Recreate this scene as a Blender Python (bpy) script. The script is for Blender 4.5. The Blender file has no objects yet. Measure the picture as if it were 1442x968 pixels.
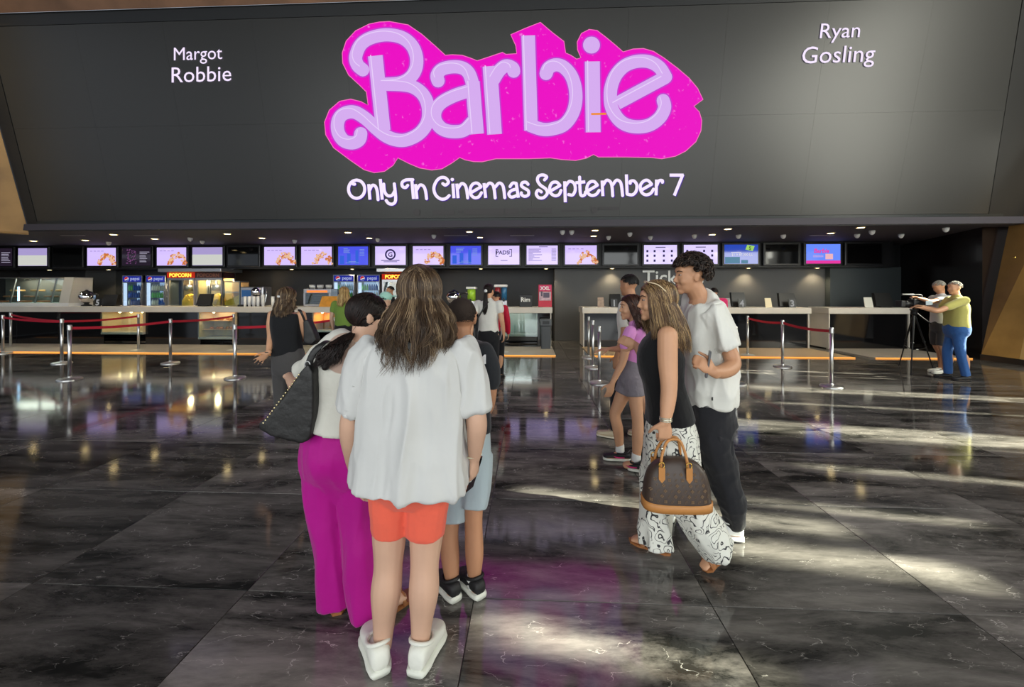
import bpy, bmesh, math, random
import numpy as np
from mathutils import Vector, Matrix, noise
from mathutils.geometry import tessellate_polygon
random.seed(7)
SC = bpy.context.scene
COL = SC.collection

# ---------------------------------------------------------------- camera
F, CX, HY, EYE, PSI = 560.0, 721.0, 411.0, 1.55, math.radians(2.5)
FW = Vector((-math.sin(PSI), math.cos(PSI), 0)); RT = Vector((math.cos(PSI), math.sin(PSI), 0)); UP = Vector((0, 0, 1))
CAM = Vector((0, 0, EYE))
cd = bpy.data.cameras.new('camera'); cam = bpy.data.objects.new('camera', cd); COL.objects.link(cam)
cam.location = CAM; cam.rotation_euler = (math.pi/2, 0, PSI)
cd.sensor_width = 36; cd.lens = 36*F/1442; cd.shift_y = -(484-HY)/1442; cd.clip_start = .05; cd.clip_end = 200
SC.camera = cam
# ---------------------------------------------------------------- light
w = bpy.data.worlds.new('hall_sky'); SC.world = w; w.use_nodes = True
w.node_tree.nodes['Background'].inputs[0].default_value = (.80, .88, 1, 1)
w.node_tree.nodes['Background'].inputs[1].default_value = .55
SUN_DIR = Vector((-1, .18, -.52)).normalized()
sd = bpy.data.lights.new('sun', 'SUN'); sd.energy = 26; sd.angle = .012; sd.color = (1, .99, .78)
so = bpy.data.objects.new('sun', sd); COL.objects.link(so); so.location = (20, 0, 12)
so.rotation_euler = SUN_DIR.to_track_quat('-Z', 'Y').to_euler()
def area(name, loc, direction, sx, sy, energy, color):
    l = bpy.data.lights.new(name, 'AREA'); l.shape = 'RECTANGLE'; l.size = sx; l.size_y = sy; l.energy = energy; l.color = color
    o = bpy.data.objects.new(name, l); COL.objects.link(o); o.location = loc
    o.rotation_euler = Vector(direction).to_track_quat('-Z', 'Z').to_euler(); return o
area('daylight_glazing', (0, -6.9, 4.0), (0, 1, -.03), 24, 7.0, 1150, (.97, 1, .97))
area('side_fill', (12.2, 2.2, 5.2), (-.75, .66, .04), 7, 5.0, 900, (1, .99, .86))  # added fill that brightens the right of the video wall, no window there
SC.view_settings.view_transform = 'Standard'; SC.view_settings.look = 'None'
SC.view_settings.gamma = 1; SC.view_settings.use_curve_mapping = False
SC.view_settings.exposure = .35

# ---------------------------------------------------------------- helpers
def ray(px, py): return FW + RT*((px-CX)/F) + UP*((HY-py)/F)
def J(px, py, d): return CAM + ray(px, py)*d                       # pixel + camera depth -> world
def at(px, py, Y):
    r = ray(px, py); return CAM + r*(Y/r.y)
def ground(px, py):
    d = EYE*F/(py-HY); return J(px, py, d)
def lin(c):
    return tuple(((v/255)/12.92 if v/255 <= .04045 else ((v/255+.055)/1.055)**2.4) for v in c)
MATS = {}
def mat(name, rgb, rough=.6, metal=0, emit=None, es=0, spec=.5, bump=None, var=0, vscale=8, trans=0, coat=0, alpha=1, sheen=0):
    if name in MATS: return MATS[name]
    m = bpy.data.materials.new(name); m.use_nodes = True; nt = m.node_tree; b = nt.nodes['Principled BSDF']
    c = lin(rgb)
    b.inputs['Base Color'].default_value = (*c, 1); b.inputs['Roughness'].default_value = rough
    b.inputs['Metallic'].default_value = metal; b.inputs['Specular IOR Level'].default_value = spec
    if coat: b.inputs['Coat Weight'].default_value = coat; b.inputs['Coat Roughness'].default_value = .05
    if sheen: b.inputs['Sheen Weight'].default_value = sheen
    if trans: b.inputs['Transmission Weight'].default_value = trans
    if alpha < 1: b.inputs['Alpha'].default_value = alpha
    if emit: b.inputs['Emission Color'].default_value = (*lin(emit), 1); b.inputs['Emission Strength'].default_value = es
    if var or bump:
        tc = nt.nodes.new('ShaderNodeTexCoord'); n = nt.nodes.new('ShaderNodeTexNoise'); n.inputs['Scale'].default_value = vscale
        n.inputs['Detail'].default_value = 5; nt.links.new(tc.outputs['Object'], n.inputs['Vector'])
        if var:
            r = nt.nodes.new('ShaderNodeValToRGB'); nt.links.new(n.outputs['Fac'], r.inputs[0])
            r.color_ramp.elements[0].position = .3; r.color_ramp.elements[1].position = .7
            r.color_ramp.elements[0].color = (*[v*(1-var) for v in c], 1); r.color_ramp.elements[1].color = (*[min(1, v*(1+var)) for v in c], 1)
            nt.links.new(r.outputs[0], b.inputs['Base Color'])
        if bump:
            n2 = nt.nodes.new('ShaderNodeTexNoise'); n2.inputs['Scale'].default_value = bump[1]; n2.inputs['Detail'].default_value = 3
            nt.links.new(tc.outputs['Object'], n2.inputs['Vector'])
            bp = nt.nodes.new('ShaderNodeBump'); bp.inputs['Strength'].default_value = bump[0]; bp.inputs['Distance'].default_value = .02
            nt.links.new(n2.outputs['Fac'], bp.inputs['Height']); nt.links.new(bp.outputs[0], b.inputs['Normal'])
    MATS[name] = m; return m
def glow(name, rgb, s):
    if name in MATS: return MATS[name]
    m = mat(name, (6, 6, 6), .6, emit=rgb, es=s*.78, spec=.1); return m
def glass(name, rgb=(235, 245, 245), rough=.02, mix=.12):
    """thin clear pane: mostly see-through with a mirror sheen"""
    if name in MATS: return MATS[name]
    m = bpy.data.materials.new(name); m.use_nodes = True; nt = m.node_tree; nt.nodes.clear()
    o = nt.nodes.new('ShaderNodeOutputMaterial'); mx = nt.nodes.new('ShaderNodeMixShader'); t = nt.nodes.new('ShaderNodeBsdfTransparent')
    g = nt.nodes.new('ShaderNodeBsdfGlossy'); g.inputs['Roughness'].default_value = rough; t.inputs[0].default_value = (*lin(rgb), 1)
    mx.inputs[0].default_value = mix; nt.links.new(t.outputs[0], mx.inputs[1]); nt.links.new(g.outputs[0], mx.inputs[2]); nt.links.new(mx.outputs[0], o.inputs[0])
    MATS[name] = m; return m

class MB:
    def __init__(s): s.v = []; s.f = []
    def add(s, vs, fs):
        k = len(s.v); s.v += [tuple(v) for v in vs]; s.f += [tuple(i+k for i in f) for f in fs]; return s
    def box(s, a, b, M=None):
        x0, y0, z0 = a; x1, y1, z1 = b
        vs = [Vector(p) for p in ((x0,y0,z0),(x1,y0,z0),(x1,y1,z0),(x0,y1,z0),(x0,y0,z1),(x1,y0,z1),(x1,y1,z1),(x0,y1,z1))]
        if M is not None: vs = [M @ v for v in vs]
        return s.add(vs, [(0,3,2,1),(4,5,6,7),(0,1,5,4),(1,2,6,5),(2,3,7,6),(3,0,4,7)])
    def bbox(s, a, b, bev=.01):
        """box with bevelled edges"""
        bm = bmesh.new(); bmesh.ops.create_cube(bm, size=1)
        c = [(p+q)/2 for p, q in zip(a, b)]; d = [abs(q-p) for p, q in zip(a, b)]
        for v in bm.verts: v.co = Vector((v.co.x*d[0]+c[0], v.co.y*d[1]+c[1], v.co.z*d[2]+c[2]))
        bmesh.ops.bevel(bm, geom=list(bm.edges), offset=min(bev, min(d)*.45), segments=2, affect='EDGES', profile=.5)
        bm.verts.index_update(); s.add([v.co.copy() for v in bm.verts], [tuple(v.index for v in f.verts) for f in bm.faces]); bm.free(); return s
    def lathe(s, prof, c=(0,0,0), n=24):
        vs = []; fs = []
        for r, z in prof:
            for i in range(n):
                a = 2*math.pi*i/n; vs.append((c[0]+r*math.cos(a), c[1]+r*math.sin(a), c[2]+z))
        for k in range(len(prof)-1):
            for i in range(n):
                j = (i+1) % n; fs.append((k*n+i, k*n+j, (k+1)*n+j, (k+1)*n+i))
        fs.append(tuple(reversed(range(n)))); fs.append(tuple((len(prof)-1)*n+i for i in range(n)))
        return s.add(vs, fs)
    def tube(s, pts, rad, side=None, n=14, sub=4, caps=True, mod=None, sq=2.0):
        """loft through pts; rad = r or (ra along side, rb across); rounded caps; smooth interpolation"""
        pts = [Vector(p) for p in pts]; rr = [(r, r) if not isinstance(r, (tuple, list)) else r for r in rad]
        if sub > 1 and len(pts) > 2:
            P, R = [], []
            for i in range(len(pts)-1):
                p0, p1, p2, p3 = pts[max(i-1,0)], pts[i], pts[i+1], pts[min(i+2,len(pts)-1)]
                q0, q1, q2, q3 = rr[max(i-1,0)], rr[i], rr[i+1], rr[min(i+2,len(rr)-1)]
                for k in range(sub):
                    t = k/sub
                    cr = lambda a, b, c, d: .5*((2*b)+(c-a)*t+(2*a-5*b+4*c-d)*t*t+(3*b-a-3*c+d)*t**3)
                    P.append(Vector([cr(p0[j], p1[j], p2[j], p3[j]) for j in range(3)]))
                    R.append((max(1e-4, cr(q0[0],q1[0],q2[0],q3[0])), max(1e-4, cr(q0[1],q1[1],q2[1],q3[1]))))
            P.append(pts[-1]); R.append(rr[-1]); pts, rr = P, R
        m = len(pts); tg = []
        for i in range(m):
            t = pts[min(i+1,m-1)]-pts[max(i-1,0)]
            tg.append(t.normalized() if t.length > 1e-9 else Vector((0,0,1)))
        sd_ = Vector(side) if side is not None else (Vector((1,0,0)) if abs(tg[0].x) < .8 else Vector((0,1,0)))
        vs = []; fs = []; rings = []
        if caps:   # rounded ends
            t0, t1 = tg[0], tg[-1]; r0, r1 = min(rr[0]), min(rr[-1])
            head = [(pts[0]-t0*r0*h*.9, (rr[0][0]*g, rr[0][1]*g), t0) for h, g in ((1,.25),(.75,.68),(.35,.93))]
            tail = [(pts[-1]+t1*r1*h*.9, (rr[-1][0]*g, rr[-1][1]*g), t1) for h, g in ((.35,.93),(.75,.68),(1,.25))]
            allr = head+[(p, r, t) for p, r, t in zip(pts, rr, tg)]+tail
        else: allr = [(p, r, t) for p, r, t in zip(pts, rr, tg)]
        for q, (p, r, t) in enumerate(allr):
            a = sd_ - t*sd_.dot(t)
            if a.length < 1e-4: a = t.orthogonal()
            a.normalize(); b = t.cross(a); sd_ = a if side is None else sd_
            for i in range(n):
                th = 2*math.pi*i/n; c_, s_ = math.cos(th), math.sin(th); e = 2/sq
                c_ = math.copysign(abs(c_)**e, c_); s_ = math.copysign(abs(s_)**e, s_)
                g = mod(th, q/(len(allr)-1), p) if mod else 1
                vs.append(p + a*(r[0]*c_*g) + b*(r[1]*s_*g))
        M_ = len(allr)
        for k in range(M_-1):
            for i in range(n):
                j = (i+1) % n; fs.append((k*n+i, k*n+j, (k+1)*n+j, (k+1)*n+i))
        fs.append(tuple(reversed(range(n)))); fs.append(tuple((M_-1)*n+i for i in range(n)))
        return s.add(vs, fs)
    def ell(s, c, r, ax=None, nu=16, nv=10):
        ax = ax or (Vector((1,0,0)), Vector((0,1,0)), Vector((0,0,1))); c = Vector(c)
        if not isinstance(r, (tuple, list)): r = (r, r, r)
        vs = [c - ax[2]*r[2]]; fs = []
        for k in range(1, nv):
            ph = -math.pi/2+math.pi*k/nv
            for i in range(nu):
                th = 2*math.pi*i/nu
                vs.append(c+ax[0]*(r[0]*math.cos(ph)*math.cos(th))+ax[1]*(r[1]*math.cos(ph)*math.sin(th))+ax[2]*(r[2]*math.sin(ph)))
        vs.append(c+ax[2]*r[2]); T = len(vs)-1
        for i in range(nu):
            j = (i+1) % nu; fs.append((0, 1+j, 1+i)); fs.append((T, T-nu+i, T-nu+j))
            for k in range(nv-2): fs.append((1+k*nu+i, 1+k*nu+j, 1+(k+1)*nu+j, 1+(k+1)*nu+i))
        return s.add(vs, fs)
    def prism(s, poly, off):
        """extrude a closed 3D polygon by vector off"""
        n = len(poly); off = Vector(off); poly = [Vector(p) for p in poly]
        tris = tessellate_polygon([poly]); vs = poly+[p+off for p in poly]
        fs = [tuple(t) for t in tris]+[tuple(n+i for i in reversed(t)) for t in tris]
        fs += [(i, (i+1) % n, n+(i+1) % n, n+i) for i in range(n)]
        return s.add(vs, fs)
    def mesh(s, name='m'):
        me = bpy.data.meshes.new(name); me.from_pydata(s.v, [], s.f); me.update(); return me
def smooth(me, on=True):
    me.polygons.foreach_set('use_smooth', [on]*len(me.polygons)); return me
def fixn(me):
    bm = bmesh.new(); bm.from_mesh(me); bmesh.ops.recalc_face_normals(bm, faces=bm.faces); bm.to_mesh(me); bm.free(); return me
def solid(mb, vox, it=4, fac=.5):
    """fuse overlapping closed shapes into one continuous skin"""
    me = mb.mesh('tmp'); o = bpy.data.objects.new('tmp', me); COL.objects.link(o)
    r = o.modifiers.new('r', 'REMESH'); r.mode = 'VOXEL'; r.voxel_size = vox; r.use_smooth_shade = True
    if it: q = o.modifiers.new('s', 'SMOOTH'); q.factor = fac; q.iterations = it
    dg = bpy.context.evaluated_depsgraph_get(); dg.update()
    out = bpy.data.meshes.new_from_object(o.evaluated_get(dg))
    bpy.data.objects.remove(o); bpy.data.meshes.remove(me); smooth(out); return out
def wrinkle(me, amp, fx, fz, seed=0, power=1.0):
    """press long soft creases into a cloth skin: fx across, fz along the height"""
    n = len(me.vertices); nr = np.empty(n*3, 'f'); co = np.empty(n*3, 'f'); me.vertices.foreach_get('normal', nr); me.vertices.foreach_get('co', co)
    nr = nr.reshape(-1, 3); co = co.reshape(-1, 3); out = np.empty(n, 'f')
    for i in range(n):
        x, y, z = co[i]; w = noise.noise(Vector((x*2+seed, y*2, z*2)))*.5
        v = noise.noise(Vector((x*fx+w+seed, y*fx+w, z*fz))); v2 = noise.noise(Vector((x*fx*1.9-seed, y*fx*1.9, z*fz*2.3+3)))
        out[i] = (.5-abs(v)*1.6)+.35*(.5-abs(v2)*1.6)
    co += nr*((out+.12)*amp)[:, None]; me.vertices.foreach_set('co', co.ravel()); me.update(); return me
def tag(o, label=None, cat=None, group=None, kind=None):
    for k, v in (('label', label), ('category', cat), ('group', group), ('kind', kind)):
        if v: o[k] = v
    return o
def link(name, me, m, parent=None, loc=(0,0,0), sm=False):
    """one mesh object; world coords are kept relative to loc; a part keeps its thing's origin"""
    if isinstance(me, MB): me = fixn(me.mesh(name))
    me.name = name
    if sm: smooth(me)
    o = bpy.data.objects.new(name, me); COL.objects.link(o)
    if m is not None:
        me.materials.clear(); me.materials.append(m)
    if parent is not None: o.parent = parent
    o.location = loc; return o
def thing(name, loc, label, cat, group=None, rz=0):
    o = bpy.data.objects.new(name, None); COL.objects.link(o); o.empty_display_size = .1
    o.location = loc; o.rotation_euler = (0, 0, rz); return tag(o, label, cat, group)
def rel(me, loc):
    """shift a mesh given in world coordinates so that loc becomes its origin"""
    if isinstance(me, MB): me = fixn(me.mesh('m'))
    me.transform(Matrix.Translation(-Vector(loc))); return me
def copy_tree(o, parent=None):
    c = o.copy(); COL.objects.link(c); c.parent = parent
    for ch in list(o.children): copy_tree(ch, c)
    return c
_txt = {}
def textmesh(s, size, M, align='CENTER', bold=0, shear=0, ext=0):
    cu = bpy.data.curves.new('t', 'FONT'); cu.body = s; cu.size = size; cu.align_x = align; cu.offset = bold*.5; cu.shear = shear; cu.extrude = ext; cu.resolution_u = 3
    o = bpy.data.objects.new('t', cu); COL.objects.link(o)
    dg = bpy.context.evaluated_depsgraph_get(); dg.update(); me = bpy.data.meshes.new_from_object(o.evaluated_get(dg))
    bpy.data.objects.remove(o); bpy.data.curves.remove(cu); me.transform(M); me.materials.clear(); return me
def add_mesh(mb, me):
    mb.add([v.co.copy() for v in me.vertices], [tuple(p.vertices) for p in me.polygons]); bpy.data.meshes.remove(me)
# front-facing (towards the viewer, -Y) text frame: x right, y up
def front(loc): return Matrix.Translation(Vector(loc)) @ Matrix.Rotation(math.pi/2, 4, 'X')
def cr2(pts, sub=6):
    out = []
    if len(pts) < 3: return [Vector(p) for p in pts]
    for i in range(len(pts)-1):
        p0, p1, p2, p3 = [Vector(pts[k]) for k in (max(i-1,0), i, i+1, min(i+2,len(pts)-1))]
        for k in range(sub):
            t = k/sub; out.append(.5*((2*p1)+(p2-p0)*t+(2*p0-5*p1+4*p2-p3)*t*t+(3*p1-p0-3*p2+p3)*t**3))
    out.append(Vector(pts[-1])); return out
# ================================================================ THE HALL
def marble():
    m = bpy.data.materials.new('dark_veined_marble'); m.use_nodes = True; nt = m.node_tree; b = nt.nodes['Principled BSDF']; L = nt.links.new; N = nt.nodes.new
    tc = N('ShaderNodeTexCoord'); oi = N('ShaderNodeObjectInfo'); mul = N('ShaderNodeMath'); mul.operation = 'MULTIPLY'; mul.inputs[1].default_value = 37
    L(oi.outputs['Random'], mul.inputs[0])
    cmb = N('ShaderNodeCombineXYZ'); L(mul.outputs[0], cmb.inputs[0]); L(mul.outputs[0], cmb.inputs[2])
    add = N('ShaderNodeVectorMath'); add.operation = 'ADD'; L(tc.outputs['Object'], add.inputs[0]); L(cmb.outputs[0], add.inputs[1])
    mp = N('ShaderNodeMapping'); mp.inputs['Scale'].default_value = (.55, 2.3, 1); mp.inputs['Rotation'].default_value = (0, 0, .25); L(add.outputs[0], mp.inputs[0])
    cl = N('ShaderNodeTexNoise'); cl.inputs['Scale'].default_value = 2.2; cl.inputs['Detail'].default_value = 12; cl.inputs['Roughness'].default_value = .70; cl.inputs['Distortion'].default_value = .35; L(mp.outputs[0], cl.inputs['Vector'])
    r1 = N('ShaderNodeValToRGB'); e = r1.color_ramp.elements; e[0].position = .36; e[0].color = (.013, .013, .012, 1); e[1].position = .68; e[1].color = (.20, .185, .17, 1); L(cl.outputs['Fac'], r1.inputs[0])
    # thin white veins
    wv = N('ShaderNodeTexNoise'); mv = N('ShaderNodeMapping'); mv.inputs['Scale'].default_value = (1.0, 2.6, 1); mv.inputs['Rotation'].default_value = (0, 0, -.7); L(add.outputs[0], mv.inputs[0]); wv.inputs['Scale'].default_value = 4.6; wv.inputs['Detail'].default_value = 5; wv.inputs['Distortion'].default_value = .15; L(mv.outputs[0], wv.inputs['Vector'])
    sb = N('ShaderNodeMath'); sb.operation = 'SUBTRACT'; sb.inputs[1].default_value = .5; L(wv.outputs['Fac'], sb.inputs[0])
    ab = N('ShaderNodeMath'); ab.operation = 'ABSOLUTE'; L(sb.outputs[0], ab.inputs[0])
    r2 = N('ShaderNodeValToRGB'); e = r2.color_ramp.elements; e[0].position = 0; e[0].color = (1,1,1,1); e[1].position = .0055; e[1].color = (0,0,0,1); L(ab.outputs[0], r2.inputs[0])
    pm = N('ShaderNodeTexNoise'); pm.inputs['Scale'].default_value = 11; pm.inputs['Detail'].default_value = 3; L(add.outputs[0], pm.inputs['Vector'])
    r3 = N('ShaderNodeValToRGB'); e = r3.color_ramp.elements; e[0].position = .49; e[0].color = (0,0,0,1); e[1].position = .64; e[1].color = (1,1,1,1); L(pm.outputs['Fac'], r3.inputs[0])
    ml = N('ShaderNodeMath'); ml.operation = 'MULTIPLY'; L(r2.outputs[0], ml.inputs[0]); L(r3.outputs[0], ml.inputs[1])
    mx = N('ShaderNodeMixRGB'); mx.inputs[2].default_value = (.42, .40, .37, 1); L(ml.outputs[0], mx.inputs[0]); L(r1.outputs[0], mx.inputs[1])
    # slab to slab tone
    hs = N('ShaderNodeHueSaturation'); mr = N('ShaderNodeMapRange'); mr.inputs[3].default_value = .7; mr.inputs[4].default_value = 1.45; L(oi.outputs['Random'], mr.inputs[0]); L(mr.outputs[0], hs.inputs['Value']); L(mx.outputs[0], hs.inputs['Color'])
    L(hs.outputs[0], b.inputs['Base Color'])
    rr = N('ShaderNodeMapRange'); rr.inputs[3].default_value = .04; rr.inputs[4].default_value = .13; L(cl.outputs['Fac'], rr.inputs[0]); L(rr.outputs[0], b.inputs['Roughness'])
    b.inputs['Specular IOR Level'].default_value = .62
    return m
M_marble = marble()
M_grout = mat('dark_joint', (26, 25, 24), .6)
floor = link('floor', MB().box((-18, -8, -.05), (14, 14, -.004)), M_grout); tag(floor, 'dark polished marble slab floor of the foyer', kind='structure'); del floor['label']
PX, PY, OX, OY = 1.18, .97, -.28, 2.0
sl = MB().bbox((-PX/2+.002, -PY/2+.002, -.02), (PX/2-.002, PY/2-.002, 0), .0018)
slab_me = fixn(sl.mesh('floor_slab')); slab_me.materials.append(M_marble)
cells = []
for i in range(-14, 12):
    for j in range(-10, 11):
        x = OX+(i+.5)*PX; y = OY+(j+.5)*PY
        cells.append((x, y))
def infr(c):
    v = Vector((c[0], c[1], 0))-CAM; d = v.dot(FW)
    return d > .9 and abs(v.dot(RT)/d*F) < 860
vis = [c for c in cells if infr(c)]; vis.sort(key=lambda c: Vector(c).length); vis = vis[:298]
for x, y in vis:
    o = bpy.data.objects.new('floor_slab', slab_me); COL.objects.link(o); o.parent = floor; o.location = (x, y, 0)
vs_ = set(vis); mb = MB()
for c in cells:
    if c not in vs_: mb.box((c[0]-PX/2+.002, c[1]-PY/2+.002, -.02), (c[0]+PX/2-.002, c[1]+PY/2-.002, 0))
o = link('floor_slabs_beyond', mb, M_marble, floor); tag(o, kind='stuff')

M_black = mat('black_wall', (40, 41, 44), .55, var=.12, vscale=1.2)
M_ceil = mat('dark_ceiling', (62, 58, 66), .7)
M_beam = mat('black_fascia', (22, 23, 24), .45)
M_brown = mat('dark_brown_lacquer', (26, 18, 16), .22, coat=.2)
def struct(name, mb, m): return tag(link(name, mb, m), kind='structure')
YB, ZC, XR = 13.3, 3.04, 11.9
struct('wall_back', MB().box((-18, YB, 0), (XR+.4, YB+.2, ZC+.1)), M_black)
struct('ceiling', MB().box((-18, 9.12, ZC), (XR+.6, YB+.2, ZC+.15)), M_ceil)
struct('trim_1', MB().box((-18, 12.3, 2.28), (at(1258,400,12.3).x, YB, ZC)), mat('bulkhead_black', (26, 26, 28), .5))
# dark pier sections on the back wall
struct('trim_2', MB().box((at(120,400,13.0).x, 13.0, 0), (at(163,400,13.0).x, YB, 2.28)), mat('pier_grey', (66, 67, 68), .6))
struct('trim_3', MB().box((at(781,400,12.7).x, 12.7, 0), (at(1167,400,12.7).x, YB, 2.28)), mat('ticket_wall_grey', (84, 84, 84), .62, var=.08, vscale=1))
struct('trim_4', MB().box((at(1169,400,12.5).x, 12.5, 0), (at(1269,400,12.5).x, YB, 2.3)), mat('ticket_wall_blue_grey', (60, 66, 68), .55))
wr = MB().add([(10.42, 9.62, 0), (XR, YB, 0), (XR, YB, ZC-.002), (10.42, 9.62, ZC-.002), (12.3, 9.62, 0), (12.35, YB, 0), (12.35, YB, ZC-.002), (12.3, 9.62, ZC-.002)],
              [(0,1,2,3),(4,7,6,5),(0,3,7,4),(1,5,6,2),(3,2,6,7),(0,4,5,1)])
struct('wall_right', wr, M_brown)
struct('leak_backing', MB().box((-18, 10.3, ZC+.152), (12.85, 10.5, 9.2)), M_beam)  # unseen dark backing added to stop sky light leaking past the video wall
struct('wall_left', MB().box((-18.3, 2.0, 0), (-18, YB, ZC)), M_black)

# ---- gold cladding
def gold(name, rgb, rough):
    m = mat(name, rgb, rough, metal=.35, var=.3, vscale=1.1, bump=(.25, 3.0)); return m
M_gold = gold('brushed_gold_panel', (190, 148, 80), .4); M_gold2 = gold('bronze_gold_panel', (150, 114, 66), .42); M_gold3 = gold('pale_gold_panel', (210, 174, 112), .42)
g = thing('gold_cladding', (10.4, 9.2, 0), 'tall leaning gold metal cladding beside the dark brown bay wall', 'wall cladding')
def edge(z): return Vector((10.28+.205*z, 9.5, z))
def panel(parent, name, pts, m, th=.04):
    pts = [Vector(p) for p in pts]; n = (pts[1]-pts[0]).cross(pts[2]-pts[0]).normalized()
    return link(name, rel(MB().prism(pts, n*th), parent.location), m, parent)
G0, G1 = Vector((10.34, 8.85, 0)), Vector((10.5, 7.95, 0))
def gl(z, p): return Vector((p.x+.19*z, p.y, z))
zs = [.12, 3.2, 6.2, 9.0]
for a, b in zip(zs, zs[1:]):
    m_ = 0
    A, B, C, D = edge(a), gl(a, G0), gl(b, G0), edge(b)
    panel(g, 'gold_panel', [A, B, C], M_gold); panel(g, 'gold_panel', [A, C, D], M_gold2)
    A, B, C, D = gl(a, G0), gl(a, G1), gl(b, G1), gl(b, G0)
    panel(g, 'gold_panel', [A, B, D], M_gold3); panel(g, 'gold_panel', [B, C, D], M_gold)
link('plinth', rel(MB().prism([edge(0)+Vector((-.02,.02,0)), G0+Vector((-.03,0,0)), G1+Vector((-.03,0,0)), G1+Vector((.2,0,0)), G0+Vector((.2,0,0)), edge(0)+Vector((.25,0,0))], (0,0,.12)), g.location), mat('dark_stone', (40, 36, 32), .4), g)
for z, dz in ((2.3, 0), (3.55, 0)):
    e_ = gl(z, G0)*.35+edge(z)*.65
    link('rivet', rel(MB().lathe([(.03, 0), (.03, .02), (.015, .03)], e_+Vector((-.03,0,0)), 10), g.location), mat('brass', (220, 180, 90), .25, metal=1), g)

# ---- far right hall side: unseen dark wall, tall slots placed to let in the sun strips
XW = 12.6
slots = [(6.15, 6.7, 3.2, 4.7), (4.8, 5.15, 2.2, 4.8), (4.0, 4.1, 2.9, 5.0), (2.6, 3.15, 3.3, 5.6), (1.75, 1.87, 4, 5.4), (.98, 1.08, 5.0, 6.2), (.65, .85, 5.5, 6.7), (.28, .52, 5.3, 6.1), (-.56, -.36, 6.05, 6.75)]
ys = [7.6]
mbw = MB(); cur = 7.8
for y0, y1, z0, z1 in slots:
    mbw.box((XW, y1, 0), (XW+.25, cur, 9.2)); mbw.box((XW, y0, 0), (XW+.25, y1, z0)); mbw.box((XW, y0, z1), (XW+.25, y1, 9.2)); cur = y0
mbw.box((XW, -8, 0), (XW+.25, cur, 9.2))
struct('wall_side', mbw, M_brown)
struct('wall_far_side', MB().box((XW, 7.8, 0), (XW+.25, 14, 9.2)), M_brown)
struct('ceiling_hall', MB().box((-17, -8, 9.2), (XW+.25, 10.2, 9.5)), M_ceil)
# glazed wall behind the viewer: diagrid bars in front of the daylight
mbg = MB()
for k in range(-9, 10):
    x = k*2.6
    mbg.tube([(x-1.3, -6.6, .2), (x+1.3, -6.6, 8)], [.09, .09], n=6, caps=False); mbg.tube([(x+1.3, -6.6, .2), (x-1.3, -6.6, 8)], [.09, .09], n=6, caps=False)
mw = MB()
for k in range(8): mw.box((12.5, -1.4+k*1.02, 2.6), (12.58, -1.34+k*1.02, 7.8))
for z in (2.6, 7.74): mw.box((12.5, -1.4, z), (12.58, 5.8, z+.06))
struct('fill_frame', mw, mat('window_steel', (70, 70, 72), .5))  # mullion bars added to go with the side fill, no glazing behind them
struct('window_1', mbg, mat('window_steel', (70, 70, 72), .5))

# ================================================================ VIDEO WALL
SZ0, LEAN, SY0 = 3.04, .2126, 9.2
def onscreen(px, py, off=0.0):
    r = ray(px, py); t = (SY0-off+LEAN*(SZ0-EYE))/(r.y+LEAN*r.z); return CAM+r*t
SN = Vector((0, -1, -LEAN)).normalized()
def scr(x, z, off=0): return Vector((x, SY0-LEAN*(z-SZ0), z))+SN*off
vw = thing('video_wall', (-.9, 9.2, 3.04), 'giant dark video wall above the counters showing a pink film title', 'screen')
def vpart(name, mb, m, parent=None): return link(name, rel(mb, vw.location), m, parent or vw)
M_led = mat('led_panel', (44, 43, 41), .36, spec=.5)
# led cabinets side by side, hairline joints between them
xs = [-11.95+i*(22.0/11) for i in range(12)]; zz = [3.26, 5.33, 7.40]
for i in range(11):
    for a, b in zip(zz, zz[1:]):
        xr = [x if k < 11 else 10.05-(z-3.26)*.08 for k, x, z in ((i+1, xs[i+1], a), (i+1, xs[i+1], b))]
        vpart('led_panel', MB().prism([scr(xs[i]+.001, a+.001), scr(xr[0]-.001, a+.001), scr(xr[1]-.001, b-.001), scr(xs[i]+.001, b-.001)], -SN*.12), M_led)
vpart('lower_frame', MB().prism([scr(-12.2, 3.03, .01), scr(10.35, 3.03, .01), scr(10.35, 3.255, .01), scr(-12.2, 3.255, .01)], -SN*.2), mat('frame_blue_black', (30, 36, 38), .35))
vpart('upper_frame', MB().prism([scr(-12.3, 7.405, .01), scr(11.2, 7.405, .01), scr(11.2, 7.64, .01), scr(-12.3, 7.64, .01)], -SN*.2), M_beam)
vpart('side_frame', MB().prism([scr(-12.2, 3.03, .01), scr(-11.955, 3.03, .01), scr(-11.955, 7.5, .01), scr(-12.3, 7.5, .01)], -SN*.2), M_beam)
vpart('side_frame', MB().prism([scr(10.06, 3.03, .008), scr(10.75, 3.03, .008), scr(11.35, 7.5, .008), scr(9.72, 7.5, .008)], -SN*.2), mat('frame_black', (12, 11, 11), .5))

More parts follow.
